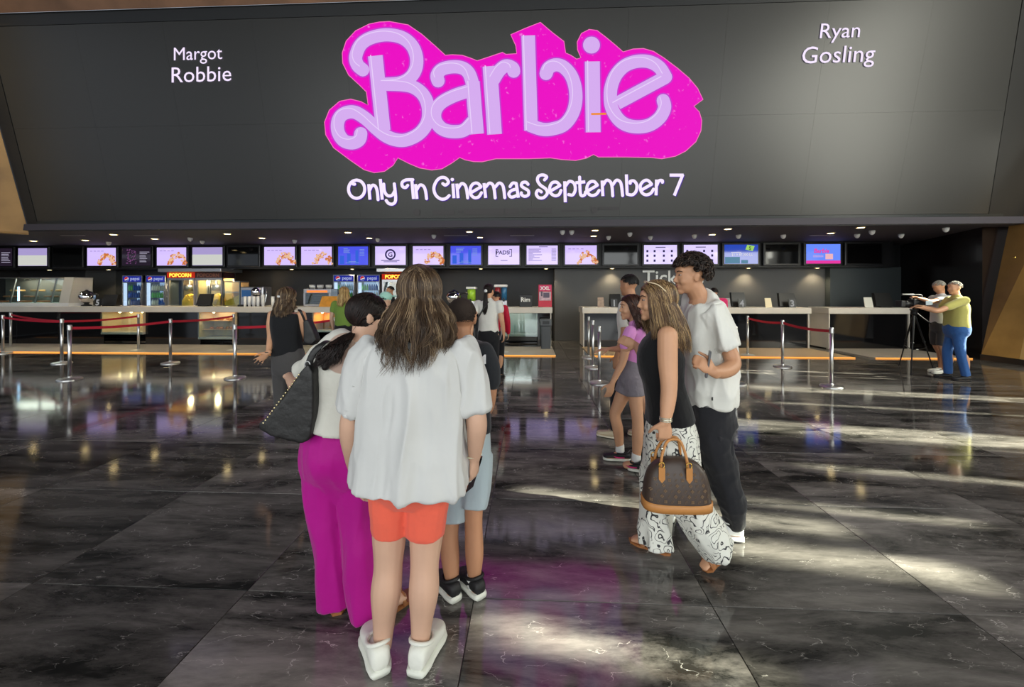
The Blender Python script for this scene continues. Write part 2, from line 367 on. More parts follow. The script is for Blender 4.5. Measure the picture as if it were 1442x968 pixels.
def flat(poly, off):
    mb = MB(); P = [onscreen(x, y, off) for x, y in poly]
    mb.add(P, [tuple(t) for t in tessellate_polygon([P])]); return mb
def strokes(paths, wid, off, conv, mb=None):
    mb = mb or MB()
    for p in paths:
        wd = wid
        if isinstance(p[0], (int, float)): wd, p = p[0], p[1:]
        pts = cr2([Vector((a, b)) for a, b in p], 6); n = len(pts); vs = []
        for i in range(n):
            t = (pts[min(i+1,n-1)]-pts[max(i-1,0)]).normalized(); nn = Vector((-t.y, t.x))*wd/2
            vs += [onscreen(*conv(pts[i]+nn), off), onscreen(*conv(pts[i]-nn), off)]
        mb.add(vs, [(2*i, 2*i+1, 2*i+3, 2*i+2) for i in range(n-1)])
        if len(p) > 2:
            for e in (pts[0], pts[-1]):
                mb.add([onscreen(*conv(e+Vector((math.cos(a), math.sin(a)))*wd/2), off) for a in [2*math.pi*k/16 for k in range(16)]], [tuple(range(16))])
    return mb
cA = lambda p: (470+p[0]/4.207, 20+p[1]/4.207)
cB = lambda p: (730+p[0]/4.207, 20+p[1]/4.207)
out = [cA(p) for p in [(330,45),(440,65),(520,120),(600,190),(660,245),(700,242),(760,245),(810,262),(850,278),(920,255),(1000,228),(1020,240),(1085,235),(1080,185),(1050,122),(1136,85)]]
out += [cB(p) for p in [(130,50),(200,110),(268,162),(278,230),(310,245),(345,268),(372,258),(352,210),(350,165),(375,115),(420,92),(465,98),(520,140),(580,190),(620,225),(680,208),(740,205),(800,222),(860,260),(940,320),(1010,380),(1060,440),(1092,505),(1038,545),(1070,580),(1085,630),(1080,690),(1050,755),(990,810),(930,840),(850,855),(790,848),(640,845),(475,845),(445,830),(400,852),(340,865),(260,860),(190,850),(60,855)]]
out += [cA(p) for p in [(1130,855),(960,855),(880,873),(830,872),(780,862),(745,848),(700,880),(640,915),(580,922),(510,910),(450,885),(380,850),(350,895),(300,930),(240,938),(180,920),(100,865),(0,790),(-46,714),(-53,640),(-25,570),(35,518),(100,505),(160,520),(205,540),(195,460),(150,415),(90,360),(55,290),(52,230),(75,160),(130,100),(210,60),(270,48)]]
cxo, cyo = sum(p[0] for p in out)/len(out), sum(p[1] for p in out)/len(out)
rim = []
for i, p in enumerate(out):     # thin lighter rim
    a, b = Vector(out[i-1]), Vector(out[(i+1) % len(out)]); t = (b-a).normalized(); rim.append((p[0]+t.y*1.0, p[1]-t.x*1.0))
vpart('title_rim', flat(rim, .006), glow('led_rim_pink', (250, 120, 190), 1.0))
def pink():
    m = glow('led_hot_pink', (236, 0, 196), 1.0); nt = m.node_tree; b = nt.nodes['Principled BSDF']
    tc = nt.nodes.new('ShaderNodeTexCoord'); v = nt.nodes.new('ShaderNodeTexNoise'); v.inputs['Scale'].default_value = 9; v.inputs['Detail'].default_value = 4
    r = nt.nodes.new('ShaderNodeValToRGB'); e = r.color_ramp.elements; e[0].position = .64; e[0].color = (*lin((236, 0, 196)), 1); e[1].position = .8; e[1].color = (*lin((255, 130, 235)), 1)
    nt.links.new(tc.outputs['Object'], v.inputs['Vector']); nt.links.new(v.outputs['Fac'], r.inputs[0]); nt.links.new(r.outputs[0], b.inputs['Emission Color']); return m
vpart('title_backing', flat(out, .010), pink())
letters = [
 (cA, [[(172,330),(140,300),(130,250),(160,180),(220,140),(310,122),(400,137),(462,185),(490,255),(485,325),(450,378),(390,408),(300,415)], [(300,415),(400,418),(470,432),(525,472),(555,530),(562,600),(545,660),(500,712),(430,745),(370,745),(310,722),(250,675),(190,620),(130,583),(80,582),(40,605),(22,650),(28,705),(60,750),(110,763),(150,745),(160,708)], (86,(246,246),(293,690))]),
 (cA, [[(618,395),(612,362),(640,327),(700,312),(760,318),(800,350),(822,410)], (84,(822,400),(847,710)), [(810,452),(720,480),(640,522),(602,572),(602,630),(640,678),(700,696),(770,688),(820,640)]]),
 (cA, [(86,(925,308),(953,712)), [(945,390),(980,335),(1020,306),(1058,318),(1066,338)]]),
 (cB, [(80,(58,126),(75,690)), [(72,660),(140,682),(200,680),(270,655),(320,590),(340,510),(335,430),(310,360),(265,312),(220,300),(180,318),(164,352)]]),
 (cB, [(88,(438,280),(443,700))]),
 (cB, [[(872,372),(835,315),(775,282),(700,280),(630,306),(578,360),(550,430),(545,500),(555,560),(590,620),(640,656),(710,668),(780,655),(838,612),(866,555),(858,512)], (78,(585,528),(875,372))])]
M_lt = glow('led_lavender', (214, 172, 240), 1.0); M_lo = glow('led_violet_edge', (196, 60, 206), 1.0); M_hi = glow('led_pale', (232, 206, 250), 1.0)
for conv, ps in letters:
    lt = vpart('title_letter', strokes(ps, 78, .020, conv), M_lt)
    vpart('letter_edge', strokes([(p[0]+16, *p[1:]) if isinstance(p[0], (int, float)) else p for p in ps], 94, .015, conv), M_lo, lt)
    vpart('letter_shine', strokes([(6, *[(a-28, b-4) for a, b in p[1:]]) if isinstance(p[0], (int, float)) else [(a-20, b-22) for a, b in p] for p in ps if isinstance(p[0], (int, float)) or len(p) < 40][:3], 5, .024, conv), M_hi, lt)
dotm = MB(); dote = MB()
for mb, r, of in ((dotm, 50, .020), (dote, 58, .015)):
    mb.add([onscreen(*cB((433+r*math.cos(2*math.pi*k/28), 183+r*math.sin(2*math.pi*k/28))), of) for k in range(28)], [tuple(range(28))])
vpart('title_dot', dotm, M_lt); vpart('title_dot_edge', dote, M_lo)
vpart('small_flare', MB().add([onscreen(*cB(p), .03) for p in [(430,586),(520,584),(522,596),(432,598)]], [(0,1,2,3)]), glow('led_amber', (240, 140, 40), 1))
cC = lambda p: (480+p[0]/5.768, 240+p[1]/5.768)
cD = lambda p: (730+p[0]/5.768, 235+p[1]/5.768)
circ = [(128+66*math.sin(a), 153-74*math.cos(a)) for a in [2*math.pi*k/14 for k in range(15)]]
tagC = [[circ, [(98,88),(95,108),(112,112)]], [[(226,112),(236,238)], [(234,160),(255,122),(282,132),(296,175),(302,238)]], [[(320,70),(336,238)]],
 [[(348,112),(355,172),(380,205),(415,203),(436,170)], [(434,110),(445,235),(425,272),(390,270),(368,245)]],
 [[(576,72),(590,232)], [(584,76),(530,78),(498,98),(500,130),(525,140),(543,122)]], [[(606,112),(618,232)], [(616,158),(642,120),(672,130),(688,170),(696,230)]],
 [[(828,108),(850,120),(874,95),(850,62),(810,60),(775,90),(755,145),(770,200),(810,232),(850,230),(880,205)]], [[(910,108),(918,226)], [(903,74),(905,76),(907,74)]],
 [[(942,108),(952,226)], [(952,146),(980,108),(1008,120),(1022,160),(1030,224)]],
 [[(1060,180),(1142,132)], [(1138,132),(1110,105),(1075,110),(1052,145),(1055,195),(1085,222),(1120,215),(1142,182)]],
 [[(1163,104),(1176,224)], [(1178,134),(1206,104),(1234,118),(1246,160),(1253,224)], [(1254,136),(1284,104),(1312,118),(1324,160),(1331,222)]],
 [[(1374,132),(1395,104),(1424,106)], [(1424,106),(1442,222)], [(1430,150),(1385,165),(1364,193),(1385,218),(1428,205)]]]
tagD = [[[(78,142),(60,125),(32,130),(25,155),(50,175),(80,195),(80,228),(50,240),(25,226),(24,212)]],
 [[(212,106),(230,82),(200,66),(165,76),(155,110),(178,148),(222,180),(235,215),(205,250),(165,250),(145,220),(160,190),(186,204)]],
 [[(262,196),(342,150)], [(337,150),(310,125),(275,130),(255,165),(260,210),(295,235),(330,225),(346,192)]],
 [[(376,118),(381,288)], [(385,152),(415,118),(452,135),(462,185),(442,228),(408,226)]], [[(497,84),(502,205),(514,235),(538,228),(545,205)], [(464,130),(543,122)]],
 [[(563,196),(645,148)], [(641,148),(615,120),(580,125),(558,160),(560,205),(590,232),(630,225),(656,192)]],
 [[(680,112),(686,238)], [(690,145),(715,110),(745,120),(760,160),(766,236)], [(768,145),(795,110),(825,120),(838,160),(846,234)]],
 [[(877,62),(883,222)], [(884,222),(925,228),(955,200),(962,150),(940,116),(910,118),(908,134)]],
 [[(1000,188),(1086,140)], [(1081,140),(1050,110),(1015,118),(990,155),(1000,205),(1035,228),(1075,215),(1097,182)]],
 [[(1122,104),(1118,232)], [(1124,150),(1142,114),(1168,112),(1170,126)]], [[(1228,68),(1342,68)], [(1336,62),(1266,234)]]]
M_tag = glow('led_white_lilac', (236, 222, 252), 1.15); M_tsh = glow('led_deep_violet', (84, 40, 170), .8)
sh = lambda c: (lambda p: (c(p)[0]+1.0, c(p)[1]+.9))
for cv, L_ in ((cC, tagC), (cD, tagD)):
    for gph in L_:
        tl = vpart('tagline_letter', strokes(gph, 25, .020, cv), M_tag)
        vpart('letter_shadow', strokes(gph, 26, .012, sh(cv)), M_tsh, tl)
def screentext(s, cx, cy, hpx, shear=0, bold=0, part='name_caption', m=None, slope=0, wpx=None):
    me = textmesh(s, 1, Matrix.Identity(4), 'CENTER', bold, shear)
    xs_ = [v.co.x for v in me.vertices]; wdt = max(xs_)-min(xs_); kx = (wpx/wdt) if wpx else hpx
    mb = MB(); mb.add([onscreen(cx+v.co.x*kx, cy-v.co.y*hpx+slope*v.co.x*kx, .02) for v in me.vertices], [tuple(p.vertices) for p in me.polygons])
    bpy.data.meshes.remove(me); return vpart(part, mb, m or M_tag)
screentext('Margot', 278, 84, 26, slope=-.03, wpx=68, bold=0); screentext('Robbie', 283, 115, 31, slope=-.03, wpx=84, bold=0)
screentext('Ryan', 1182, 53, 30, shear=.12, slope=-.03, wpx=57, bold=0); screentext('Gosling', 1179, 88, 34, shear=.12, slope=-.03, wpx=103, bold=0)
M_fnt = glow('led_faint_grey', (96, 94, 94), .5)
mb = MB()
for x0, x1, y0, y1 in [(609,640,295,302),(645,652,296,299),(653,710,294,302),(711,730,294,302),(734,741,296,299),(742,777,294,301),(790,826,297,299),(843,872,293,297)]:
    mb.add([onscreen(x, y-.01*(x-690), .02) for x, y in ((x0,y0),(x1,y0),(x1,y1),(x0,y1))], [(0,1,2,3)])
for x, y, r in ((586.5,299,5),(837,296,4.5)):
    mb.add([onscreen(x+r*math.cos(k*.3927), y+r*math.sin(k*.3927), .02) for k in range(16)], [tuple(range(16))])
vpart('faint_credit_block', mb, M_fnt)

# ---- gold frame left of and above the video wall
gf = thing('gold_soffit', (-12.4, 9.0, 3.0), 'gold and bronze faceted panels framing the video wall beside the film names', 'wall cladding')
E0, E1 = scr(-12.22, 2.98, .02), scr(-12.32, 7.8, .02)
Q0, Q1 = Vector((-13.4, 7.4, 3.1)), Vector((-13.5, 6.2, 8.2))
R0 = Vector((-12.75, 8.6, 3.0))
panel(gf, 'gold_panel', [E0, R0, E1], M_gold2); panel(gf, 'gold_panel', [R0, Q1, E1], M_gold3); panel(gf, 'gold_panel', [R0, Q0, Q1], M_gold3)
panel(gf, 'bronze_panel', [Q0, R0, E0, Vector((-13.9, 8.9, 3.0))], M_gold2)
panel(gf, 'bronze_beam', [scr(-12.6, 7.645, .03), scr(11.3, 7.645, .03), scr(11.3, 8.9, .5), scr(-12.6, 8.9, .5)], gold('bronze_beam', (124, 90, 66), .5))
# ================================================================ BAY: menu monitors
YM = 12.2; ZM0, ZM1 = 2.335, 3.01
M_mframe = mat('monitor_bezel', (20, 20, 22), .35); M_mrim = mat('monitor_rim', (96, 96, 98), .4, metal=.6)
def scrmat(name, rgb, s=1.0):
    if name in MATS: return MATS[name]
    return mat(name, (10, 10, 11), .08, emit=rgb, es=s, spec=.5)
M_off = mat('monitor_glass_off', (9, 9, 10), .06, spec=.6)
def rect(x0, x1, z0, z1, y): return [(x0, y, z0), (x1, y, z0), (x1, y, z1), (x0, y, z1)]
def qd(mb, x0, x1, z0, z1, y): mb.add(rect(x0, x1, z0, z1, y), [(0, 1, 2, 3)])
KIND = {'lil': (198, 178, 238), 'blue': (64, 74, 214), 'dark': None, 'list': (206, 190, 244), 'sky': (90, 130, 232), 'prom': (36, 70, 170), 'refl': (120, 116, 150)}
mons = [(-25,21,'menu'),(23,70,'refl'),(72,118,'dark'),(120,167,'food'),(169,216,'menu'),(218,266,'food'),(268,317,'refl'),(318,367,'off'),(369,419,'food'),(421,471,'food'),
        (473,522,'blue'),(525,575,'ring'),(578,628,'food'),(631,681,'blue'),(684,735,'pads'),(738,789,'list'),(792,844,'food'),(847,901,'off'),(903,957,'seat'),(959,1014,'seat'),
        (1016,1071,'promo'),(1074,1128,'off'),(1131,1187,'film'),(1189,1245,'off')]
LBL = {'menu': 'dark menu monitor with small purple and white list', 'refl': 'pale lilac menu monitor with painted window reflection', 'dark': 'unlit black menu monitor', 'food': 'lilac menu monitor with an orange picture of fried food',
 'blue': 'deep blue menu monitor with faint columns', 'ring': 'lilac monitor with a dark ring letter logo', 'pads': 'pale lilac monitor showing a bracketed word', 'list': 'lilac monitor listing rows of small text', 'seat': 'lilac monitor with a grid of small icons and a heading',
 'promo': 'blue promotion monitor with a green tag and a price', 'film': 'blue and pink monitor showing a small film title', 'off': 'switched off black menu monitor'}
WHERE = {0: 'at the far end above the pastry case', 1: 'above the sloped glass of the pastry case', 2: 'above the square end of the pastry case', 3: 'above the grey pier', 4: 'above the drink fridges beside the grey pier', 5: 'above the first popcorn machine',
 6: 'above the dark-headed popcorn machine', 7: 'above the yellow popcorn warmer', 8: 'above the blue coffee machine', 9: 'above the glazed warming oven', 10: 'above the drink fridges next to the ring logo monitor', 12: 'between the ring logo and deep blue monitors', 13: 'next to the bracketed word monitor', 16: 'between the listing and a switched off monitor', 17: 'between a food and an icon monitor',
 18: 'directly above the Tickets letters', 19: 'next to the blue promotion monitor', 21: 'between the promotion and film monitors', 23: 'at the end above the blue grey wall'}
for i, (a, b, k) in enumerate(mons):
    p0, p1 = at(a, 360, YM), at(b, 360, YM); x0, x1 = p0.x+.03, p1.x-.03; w_ = x1-x0; h_ = ZM1-ZM0
    lab = LBL[k]+(' '+WHERE[i] if i in WHERE else ''); lab = ' '.join(lab.split()[:16])
    t = thing('menu_monitor', ((x0+x1)/2, YM+.05, ZM0), lab, 'monitor', 'menu monitors over the counters')
    L0 = t.location
    link('monitor_case', rel(MB().bbox((x0, YM, ZM0), (x1, YM+.05, ZM1), .012), L0), M_mrim, t)
    bz = .022
    link('bezel', rel(MB().box((x0+bz*.6, YM-.008, ZM0+bz*.6), (x1-bz*.6, YM+.01, ZM1-bz*.6)), L0), M_mframe, t)
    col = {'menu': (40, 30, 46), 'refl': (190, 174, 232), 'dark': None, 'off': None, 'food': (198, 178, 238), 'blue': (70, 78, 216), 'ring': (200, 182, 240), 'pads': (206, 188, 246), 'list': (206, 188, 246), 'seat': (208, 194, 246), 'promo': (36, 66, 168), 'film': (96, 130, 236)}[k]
    sc_ = MB(); qd(sc_, x0+.05, x1-.05, ZM0+.05, ZM1-.05, YM-.012)
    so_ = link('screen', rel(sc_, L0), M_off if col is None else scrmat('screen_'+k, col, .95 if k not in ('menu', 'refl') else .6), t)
    X = lambda u: x0+.05+u*(w_-.1)
    Z = lambda v: ZM0+.05+v*(h_-.1)
    y_ = YM-.016
    def gpart(mb, m, nm='screen_graphic'): return tag(link(nm, rel(mb, L0), m, so_), kind='stuff')
    def R(mb, u0, u1, v0, v1, yy=y_): qd(mb, X(u0), X(u1), Z(v0), Z(v1), yy)
    random.seed(i)
    if k == 'food':
        for m_, n_ in ((glow('print_orange', (226, 130, 70), .8), 46), (glow('print_peach', (244, 196, 160), .9), 26)):
            mb = MB()
            for q in range(n_):
                a_ = math.pi*random.random(); rr = .16+.13*random.random()
                cx_, cz_ = .70+rr*math.cos(a_)*1.1, .06+rr*math.sin(a_)*2.2; s_ = .02+.03*random.random()
                mb.add([(X(cx_+s_*math.cos(g)), y_-(.002 if n_ == 26 else 0), Z(cz_+s_*1.7*math.sin(g))) for g in [c*math.pi/3 for c in range(6)]], [tuple(range(6))])
            gpart(mb, m_)
        mb = MB(); [R(mb, .1+q*.13, .1+q*.13+.09, .80, .825) for q in range(4)]; gpart(mb, glow('print_violet', (140, 116, 190), .8))
    elif k == 'menu':
        mb = MB()
        for q in range(7): R(mb, .62, .62+.2+.15*random.random(), .2+q*.09, .225+q*.09)
        gpart(mb, glow('print_pale', (206, 200, 224), .8))
        mb = MB()
        for q in range(60):
            u, v = .14+.34*random.random(), .08+.8*random.random(); R(mb, u, u+.03, v, v+.04)
        gpart(mb, glow('print_plum', (150, 90, 150), .6))
    elif k == 'blue':
        mb = MB()
        for q in range(4): R(mb, .18, .18+.1+.2*random.random(), .66+q*.07, .69+q*.07)
        for q in range(5): R(mb, .72, .72+.16, .5+q*.08, .53+q*.08)
        R(mb, .25, .7, .1, .13); R(mb, .35, .6, .17, .2); gpart(mb, glow('print_sky', (140, 170, 240), .8))
        mb = MB(); R(mb, .06, .2, .05, .5, y_+.001); R(mb, .3, .42, .05, .62, y_+.001); R(mb, .58, .68, .05, .8, y_+.001); gpart(mb, glow('print_bright_blue', (60, 110, 240), .8))
    elif k == 'ring':
        mb = MB(); cx_, cz_ = X(.5), Z(.56); n = 28
        vs = [(cx_+r*math.cos(2*math.pi*q/n), y_, cz_+r*math.sin(2*math.pi*q/n)) for r in (.17, .12) for q in range(n)]
        mb.add(vs, [(q, (q+1) % n, n+(q+1) % n, n+q) for q in range(n)]); add_mesh(mb, textmesh('G', .2, front((cx_, y_, cz_-.07)), 'CENTER', .01)); R(mb, .2, .8, .22, .26); R(mb, .28, .72, .15, .18)
        gpart(mb, glow('print_indigo', (58, 50, 104), .6))
    elif k == 'pads':
        mb = MB(); add_mesh(mb, textmesh('PADS', .17, front((X(.46), y_, Z(.54))), 'CENTER', .006))
        for u0, u1, v0, v1 in ((.24,.26,.42,.82),(.26,.32,.42,.45),(.26,.32,.79,.82),(.74,.76,.42,.82),(.68,.74,.42,.45),(.68,.74,.79,.82),(.4,.62,.2,.23)): R(mb, u0, u1, v0, v1)
        gpart(mb, glow('print_navy', (50, 46, 84), .6))
        mb = MB(); add_mesh(mb, textmesh('4', .17, front((X(.67), y_, Z(.54))))); gpart(mb, glow('print_grey_violet', (150, 140, 190), .8))
    elif k in ('list', 'seat'):
        mb = MB()
        if k == 'list':
            R(mb, .4, .68, .92, .95)
            for q in range(9): R(mb, .06, .2+.3*random.random(), .2+q*.075, .225+q*.075); R(mb, .8, .95, .2+q*.075, .225+q*.075)
        else:
            R(mb, .35, .65, .86, .9)
            for u in (.1, .32, .6, .84):
                for v in (.12, .38, .62):
                    if random.random() < .8: R(mb, u-.03, u+.03, v, v+.12)
        gpart(mb, glow('print_ink', (70, 62, 110), .6))
    elif k == 'promo':
        mb = MB(); R(mb, .02, .46, .02, .36); R(mb, .5, .7, .02, .2); gpart(mb, glow('print_teal', (110, 160, 190), .7))
        mb = MB(); mb.add([(X(u), y_, Z(v)) for u, v in ((.62,.74),(.84,.66),(.9,.92),(.68,.99))], [(0,1,2,3)]); gpart(mb, glow('print_lime', (170, 222, 110), .9))
        mb = MB(); add_mesh(mb, textmesh('$1 = 87,000 LL', .1, front((X(.52), y_-.002, Z(.42))), 'CENTER', .004)); R(mb, .2, .5, .58, .61); gpart(mb, glow('print_white', (240, 240, 250), .9))
        mb = MB(); add_mesh(mb, textmesh('S', .14, front((X(.76), y_-.003, Z(.73))), 'CENTER', .006)); gpart(mb, glow('print_green', (30, 90, 40), .6))
    elif k == 'film':
        mb = MB(); R(mb, 0, 1, 0, .16); add_mesh(mb, textmesh('Barbie', .17, front((X(.44), y_-.003, Z(.56))), 'CENTER', .01, .15)); gpart(mb, glow('print_pink', (244, 60, 170), .9))
        mb = MB(); R(mb, .56, .78, .22, .5); R(mb, .2, .5, .34, .36); R(mb, .2, .5, .42, .44); gpart(mb, glow('print_blush', (250, 190, 200), .9))
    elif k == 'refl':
        mb = MB(); R(mb, 0, 1, .02, .6); gpart(mb, glow('refl_milk', (226, 228, 220), .8))  # pale glowing block stands in for the window mirrored in the glass

SHORT = ['far end menu', 'pale monitor over the sloped pastry glass', 'unlit monitor over the pastry case', 'food monitor by the grey pier', 'dark menu monitor over the fridges', 'food monitor over the first popcorn machine', 'pale monitor over the second popcorn machine', 'unlit monitor over the popcorn warmer', 'food monitor over the coffee machine', 'food monitor over the warming oven', 'blue monitor over the fridge pair', 'ring logo monitor', 'food monitor after the ring logo', 'blue monitor before the bracketed word', 'bracketed word monitor', 'text list monitor', 'food monitor after the text list', 'unlit monitor before the Tickets letters', 'icon monitor over the Tickets letters', 'second icon monitor', 'blue promotion monitor', 'unlit monitor after the promotion', 'film title monitor', 'last unlit monitor']
def nearmon(px): return SHORT[min(range(len(mons)), key=lambda i: abs((mons[i][0]+mons[i][1])/2-px))]
# ---------------------------------------------------------------- ceiling lamps and domes
M_lamp = glow('warm_lamp', (255, 226, 160), 14); M_white = mat('white_plastic', (222, 222, 220), .4); M_ring = mat('lamp_ring', (196, 180, 150), .3, metal=.7)
ring_me = fixn(MB().lathe([(.10, 0), (.10, -.012), (.075, -.018), (.075, -.004), (.02, -.004)], n=20).mesh('lamp_trim')); ring_me.materials.append(M_ring)
disc_me = fixn(MB().lathe([(.072, -.006), (.07, -.014), (.03, -.02)], n=20).mesh('lamp_lens')); disc_me.materials.append(M_lamp)
def downlight(p, label, group, s=1.0, power=16):
    t = thing('downlight', p, label, 'ceiling lamp', group)
    for nm, me in (('lamp_trim', ring_me), ('lamp_lens', disc_me)):
        o = bpy.data.objects.new(nm, me); COL.objects.link(o); o.parent = t; o.scale = (s, s, s)
    if power:
        l = bpy.data.lights.new('downlight_beam', 'SPOT'); l.energy = power; l.color = (1, .80, .50); l.spot_size = 2.1; l.spot_blend = .7; l.shadow_soft_size = .07
        o = bpy.data.objects.new('downlight_beam', l); COL.objects.link(o); o.location = (0, 0, -.05); o.parent = t
def onceil(px, py, z=ZC):
    r = ray(px, py); return CAM+r*((z-EYE)/r.z)
for px, py in [(47,339),(120,338),(160,330),(218,336),(320,329),(369,335),(490,327),(520,335),(661,326),(676,334),(838,324),(836,332),(1003,330),(1025,322),(1170,328),(1212,320)]:
    p = onceil(px, py); p.y = min(p.y, 12.1)
    downlight(p, 'round warm ceiling downlight in front of the '+nearmon(px), 'ceiling downlights before the monitors', power=36)
for px in (70,153,238,323,411,496,677,769,862,1054,1151):
    p = at(px, 376, 12.5); p.z = 2.28
    downlight(p, 'small warm downlight under the bulkhead beneath the '+nearmon(px), 'bulkhead downlights under the monitors', .8, power=40)
dome = fixn(MB().lathe([(.062, 0), (.062, -.03), (.05, -.07), (.025, -.1), (.006, -.105)], n=16).mesh('sensor_dome')); dome.materials.append(M_white); smooth(dome)
for px, py in [(153,341),(268,335),(285,339),(415,338),(532,336),(611,331),(792,325),(805,325),(857,333),(887,328),(916,333),(978,331),(1040,331),(1103,331),(1207,330),(1228,325),(1269,330)]:
    p = onceil(px, py); p.y = min(p.y, 12.1); p.z = ZC
    o = bpy.data.objects.new('ceiling_dome', dome); COL.objects.link(o); o.location = p; tag(o, 'small white dome sensor on the ceiling before the '+nearmon(px), 'sensor', 'ceiling dome sensors')
for px, py in [(1346,320)]:
    o = bpy.data.objects.new('ceiling_dome', dome); COL.objects.link(o); o.location = (9.7, 9.7, ZC); tag(o, 'white dome camera on the ceiling beside the brown bay wall', 'sensor')
vt = MB()
for px in (90, 195, 640, 735, 1165): 
    p = onceil(px, 330); o = link('air_grille', MB().bbox((-.32, -.03, -.012), (.32, .03, 0), .004), mat('grille_grey', (150, 146, 150), .5)); o.location = (p.x, min(p.y+.2, 12.0), ZC); tag(o, 'thin pale slot air grille in the ceiling before the '+nearmon(px), 'vent', 'slot air grilles')

# ================================================================ COUNTERS
YF = 11; ZT = 1.12; ZU = .955
M_top = mat('counter_grey', (200, 194, 184), .4, var=.05, vscale=3); M_bk = mat('counter_black_glass', (12, 12, 14), .07, spec=.6); M_plinth = mat('plinth_stone', (176, 170, 162), .35, var=.12, vscale=2)
M_strip = glow('amber_led_strip', (255, 166, 76), 1.4)
def counter(name, x0, x1, label, ret=False, plinth_split=4, mp=None, front_cut=()):
    t = thing(name, ((x0+x1)/2, YF+.4, 0), label, 'counter'); L0 = t.location; P = lambda n, mb, m: link(n, rel(mb, L0), m, t)
    P('worktop', MB().bbox((x0, YF, ZU), (x1, YF+.8, ZT), .012), M_top)
    # black glass front panels, split around display niches
    xs_ = [x0+.05]+[v for c in front_cut for v in c]+[x1-.05]
    for a, b in zip(xs_[0::2], xs_[1::2]):
        n = max(1, round((b-a)/1.6))
        for k in range(n):
            P('front_panel', MB().bbox((a+(b-a)*k/n+.004, YF+.08, .03), (a+(b-a)*(k+1)/n-.004, YF+.11, ZU), .003), M_bk)
    P('back_panel', MB().box((x0+.04, YF+.72, .03), (x1-.04, YF+.76, ZU)), M_bk)
    for a in (x0+.03, x1-.06): P('end_panel', MB().box((a, YF+.04, .03), (a+.03, YF+.76, ZU)), M_top)
    n = plinth_split
    pf = bpy.data.objects.new('floor_platform', None); COL.objects.link(pf); pf.location = L0; tag(pf, kind='structure'); P = lambda n, mb, m: link(n, rel(mb, L0), m, pf)
    for k in range(n): P('platform_block', MB().bbox((x0+(x1-x0)*k/n+.003, YF-1.42, .002), (x0+(x1-x0)*(k+1)/n-.003, YF+.1, .022), .004), mp or M_plinth)
    P('light_strip', MB().box((x0+.01, YF-1.445, .002), (x1-.01, YF-1.425, .026)), M_strip)
    return t
def xat(px, y=YF): return at(px, 440, y).x
niches = [(142, 201), (279, 331), (440, 471), (703, 757)]
cl_ = counter('concession_counter', -16.5, xat(778), 'long grey topped concession counter with black glass front and amber floor light', front_cut=[(xat(a), xat(b)) for a, b in niches], plinth_split=9)
cr_ = counter('ticket_counter', xat(820), xat(1143), 'grey topped ticket counter with black glass front below the Tickets letters', plinth_split=3, mp=mat('plinth_tan', (190, 164, 130), .4))
ce_ = counter('end_counter', xat(1167), xat(1285), 'shorter grey topped counter beside the camera tripod', plinth_split=1)
# ---- display niches in the concession counter
M_wood = mat('honey_wood', (196, 146, 92), .45, var=.2, vscale=4); M_cream = mat('cream_laminate', (214, 188, 150), .4); M_clear = glass('clear_glass', mix=.1)
M_steel = mat('brushed_steel', (178, 178, 180), .3, metal=.9)
def niche(a, b, ptop, pbot, label, mback, shelves=0, lampn=0, chips=False, grey=False):
    x0, x1 = xat(a), xat(b); z1, z0 = at(a, ptop, YF).z, at(a, pbot, YF).z; z1 = min(z1, ZU+.10)
    z1 = ZU-.005
    t = thing('display_niche', ((x0+x1)/2, YF+.35, z0), label, 'display case'); L0 = t.location; P = lambda n, mb, m: link(n, rel(mb, L0), m, t)
    P('niche_back', MB().box((x0, YF+.55, z0), (x1, YF+.58, z1)), mback)
    P('niche_floor', MB().bbox((x0, YF+.0, z0), (x1, YF+.55, z0+.06), .004), M_plinth if not grey else mat('niche_grey', (150, 150, 140), .4))
    for x in (x0, x1-.025): P('niche_side', MB().box((x, YF+.02, z0+.06), (x+.025, YF+.55, z1)), mback)
    for k in range(shelves):
        zz_ = z0+(z1-z0)*(k+1)/(shelves+1)
        P('shelf', MB().bbox((x0+.03, YF+.12, zz_), (x1-.03, YF+.54, zz_+.025), .003), M_wood)
    P('glass_front', MB().box((x0, YF-.012, z0), (x1, YF-.004, z1)), M_clear)
    for k in range(lampn):
        xx = x0+(x1-x0)*(.2+.28*k)
        P('niche_lamp', MB().lathe([(.03, 0), (.03, -.02), (.01, -.03)], (xx, YF+.3, z1-.002), 12), M_lamp)
    l = bpy.data.lights.new('niche_glow', 'AREA'); l.size = (x1-x0)*.7; l.energy = 5 if not grey else 3; l.color = (1, .74, .42) if not grey else (1, 1, .95)
    o = bpy.data.objects.new('niche_glow', l); COL.objects.link(o); o.parent = t; o.location = (0, -.12, z1-z0-.03)
    return t, x0, x1, z0, z1
t, x0, x1, z0, z1 = niche(142, 201, 436, 471, 'empty lit glass niche in the counter front below the first drink fridges', M_cream, 0, 3)
for k in range(2): link('amber_block', rel(MB().bbox((x1-.38+.2*k, YF+.35, z0+.42), (x1-.24+.2*k, YF+.45, z0+.52), .01), t.location), glow('amber_glow_block', (255, 150, 40), 1.6), t)
t, x0, x1, z0, z1 = niche(279, 331, 436, 478, 'lit glass pastry niche with wooden trays below the popcorn machines', M_cream, 2, 1)
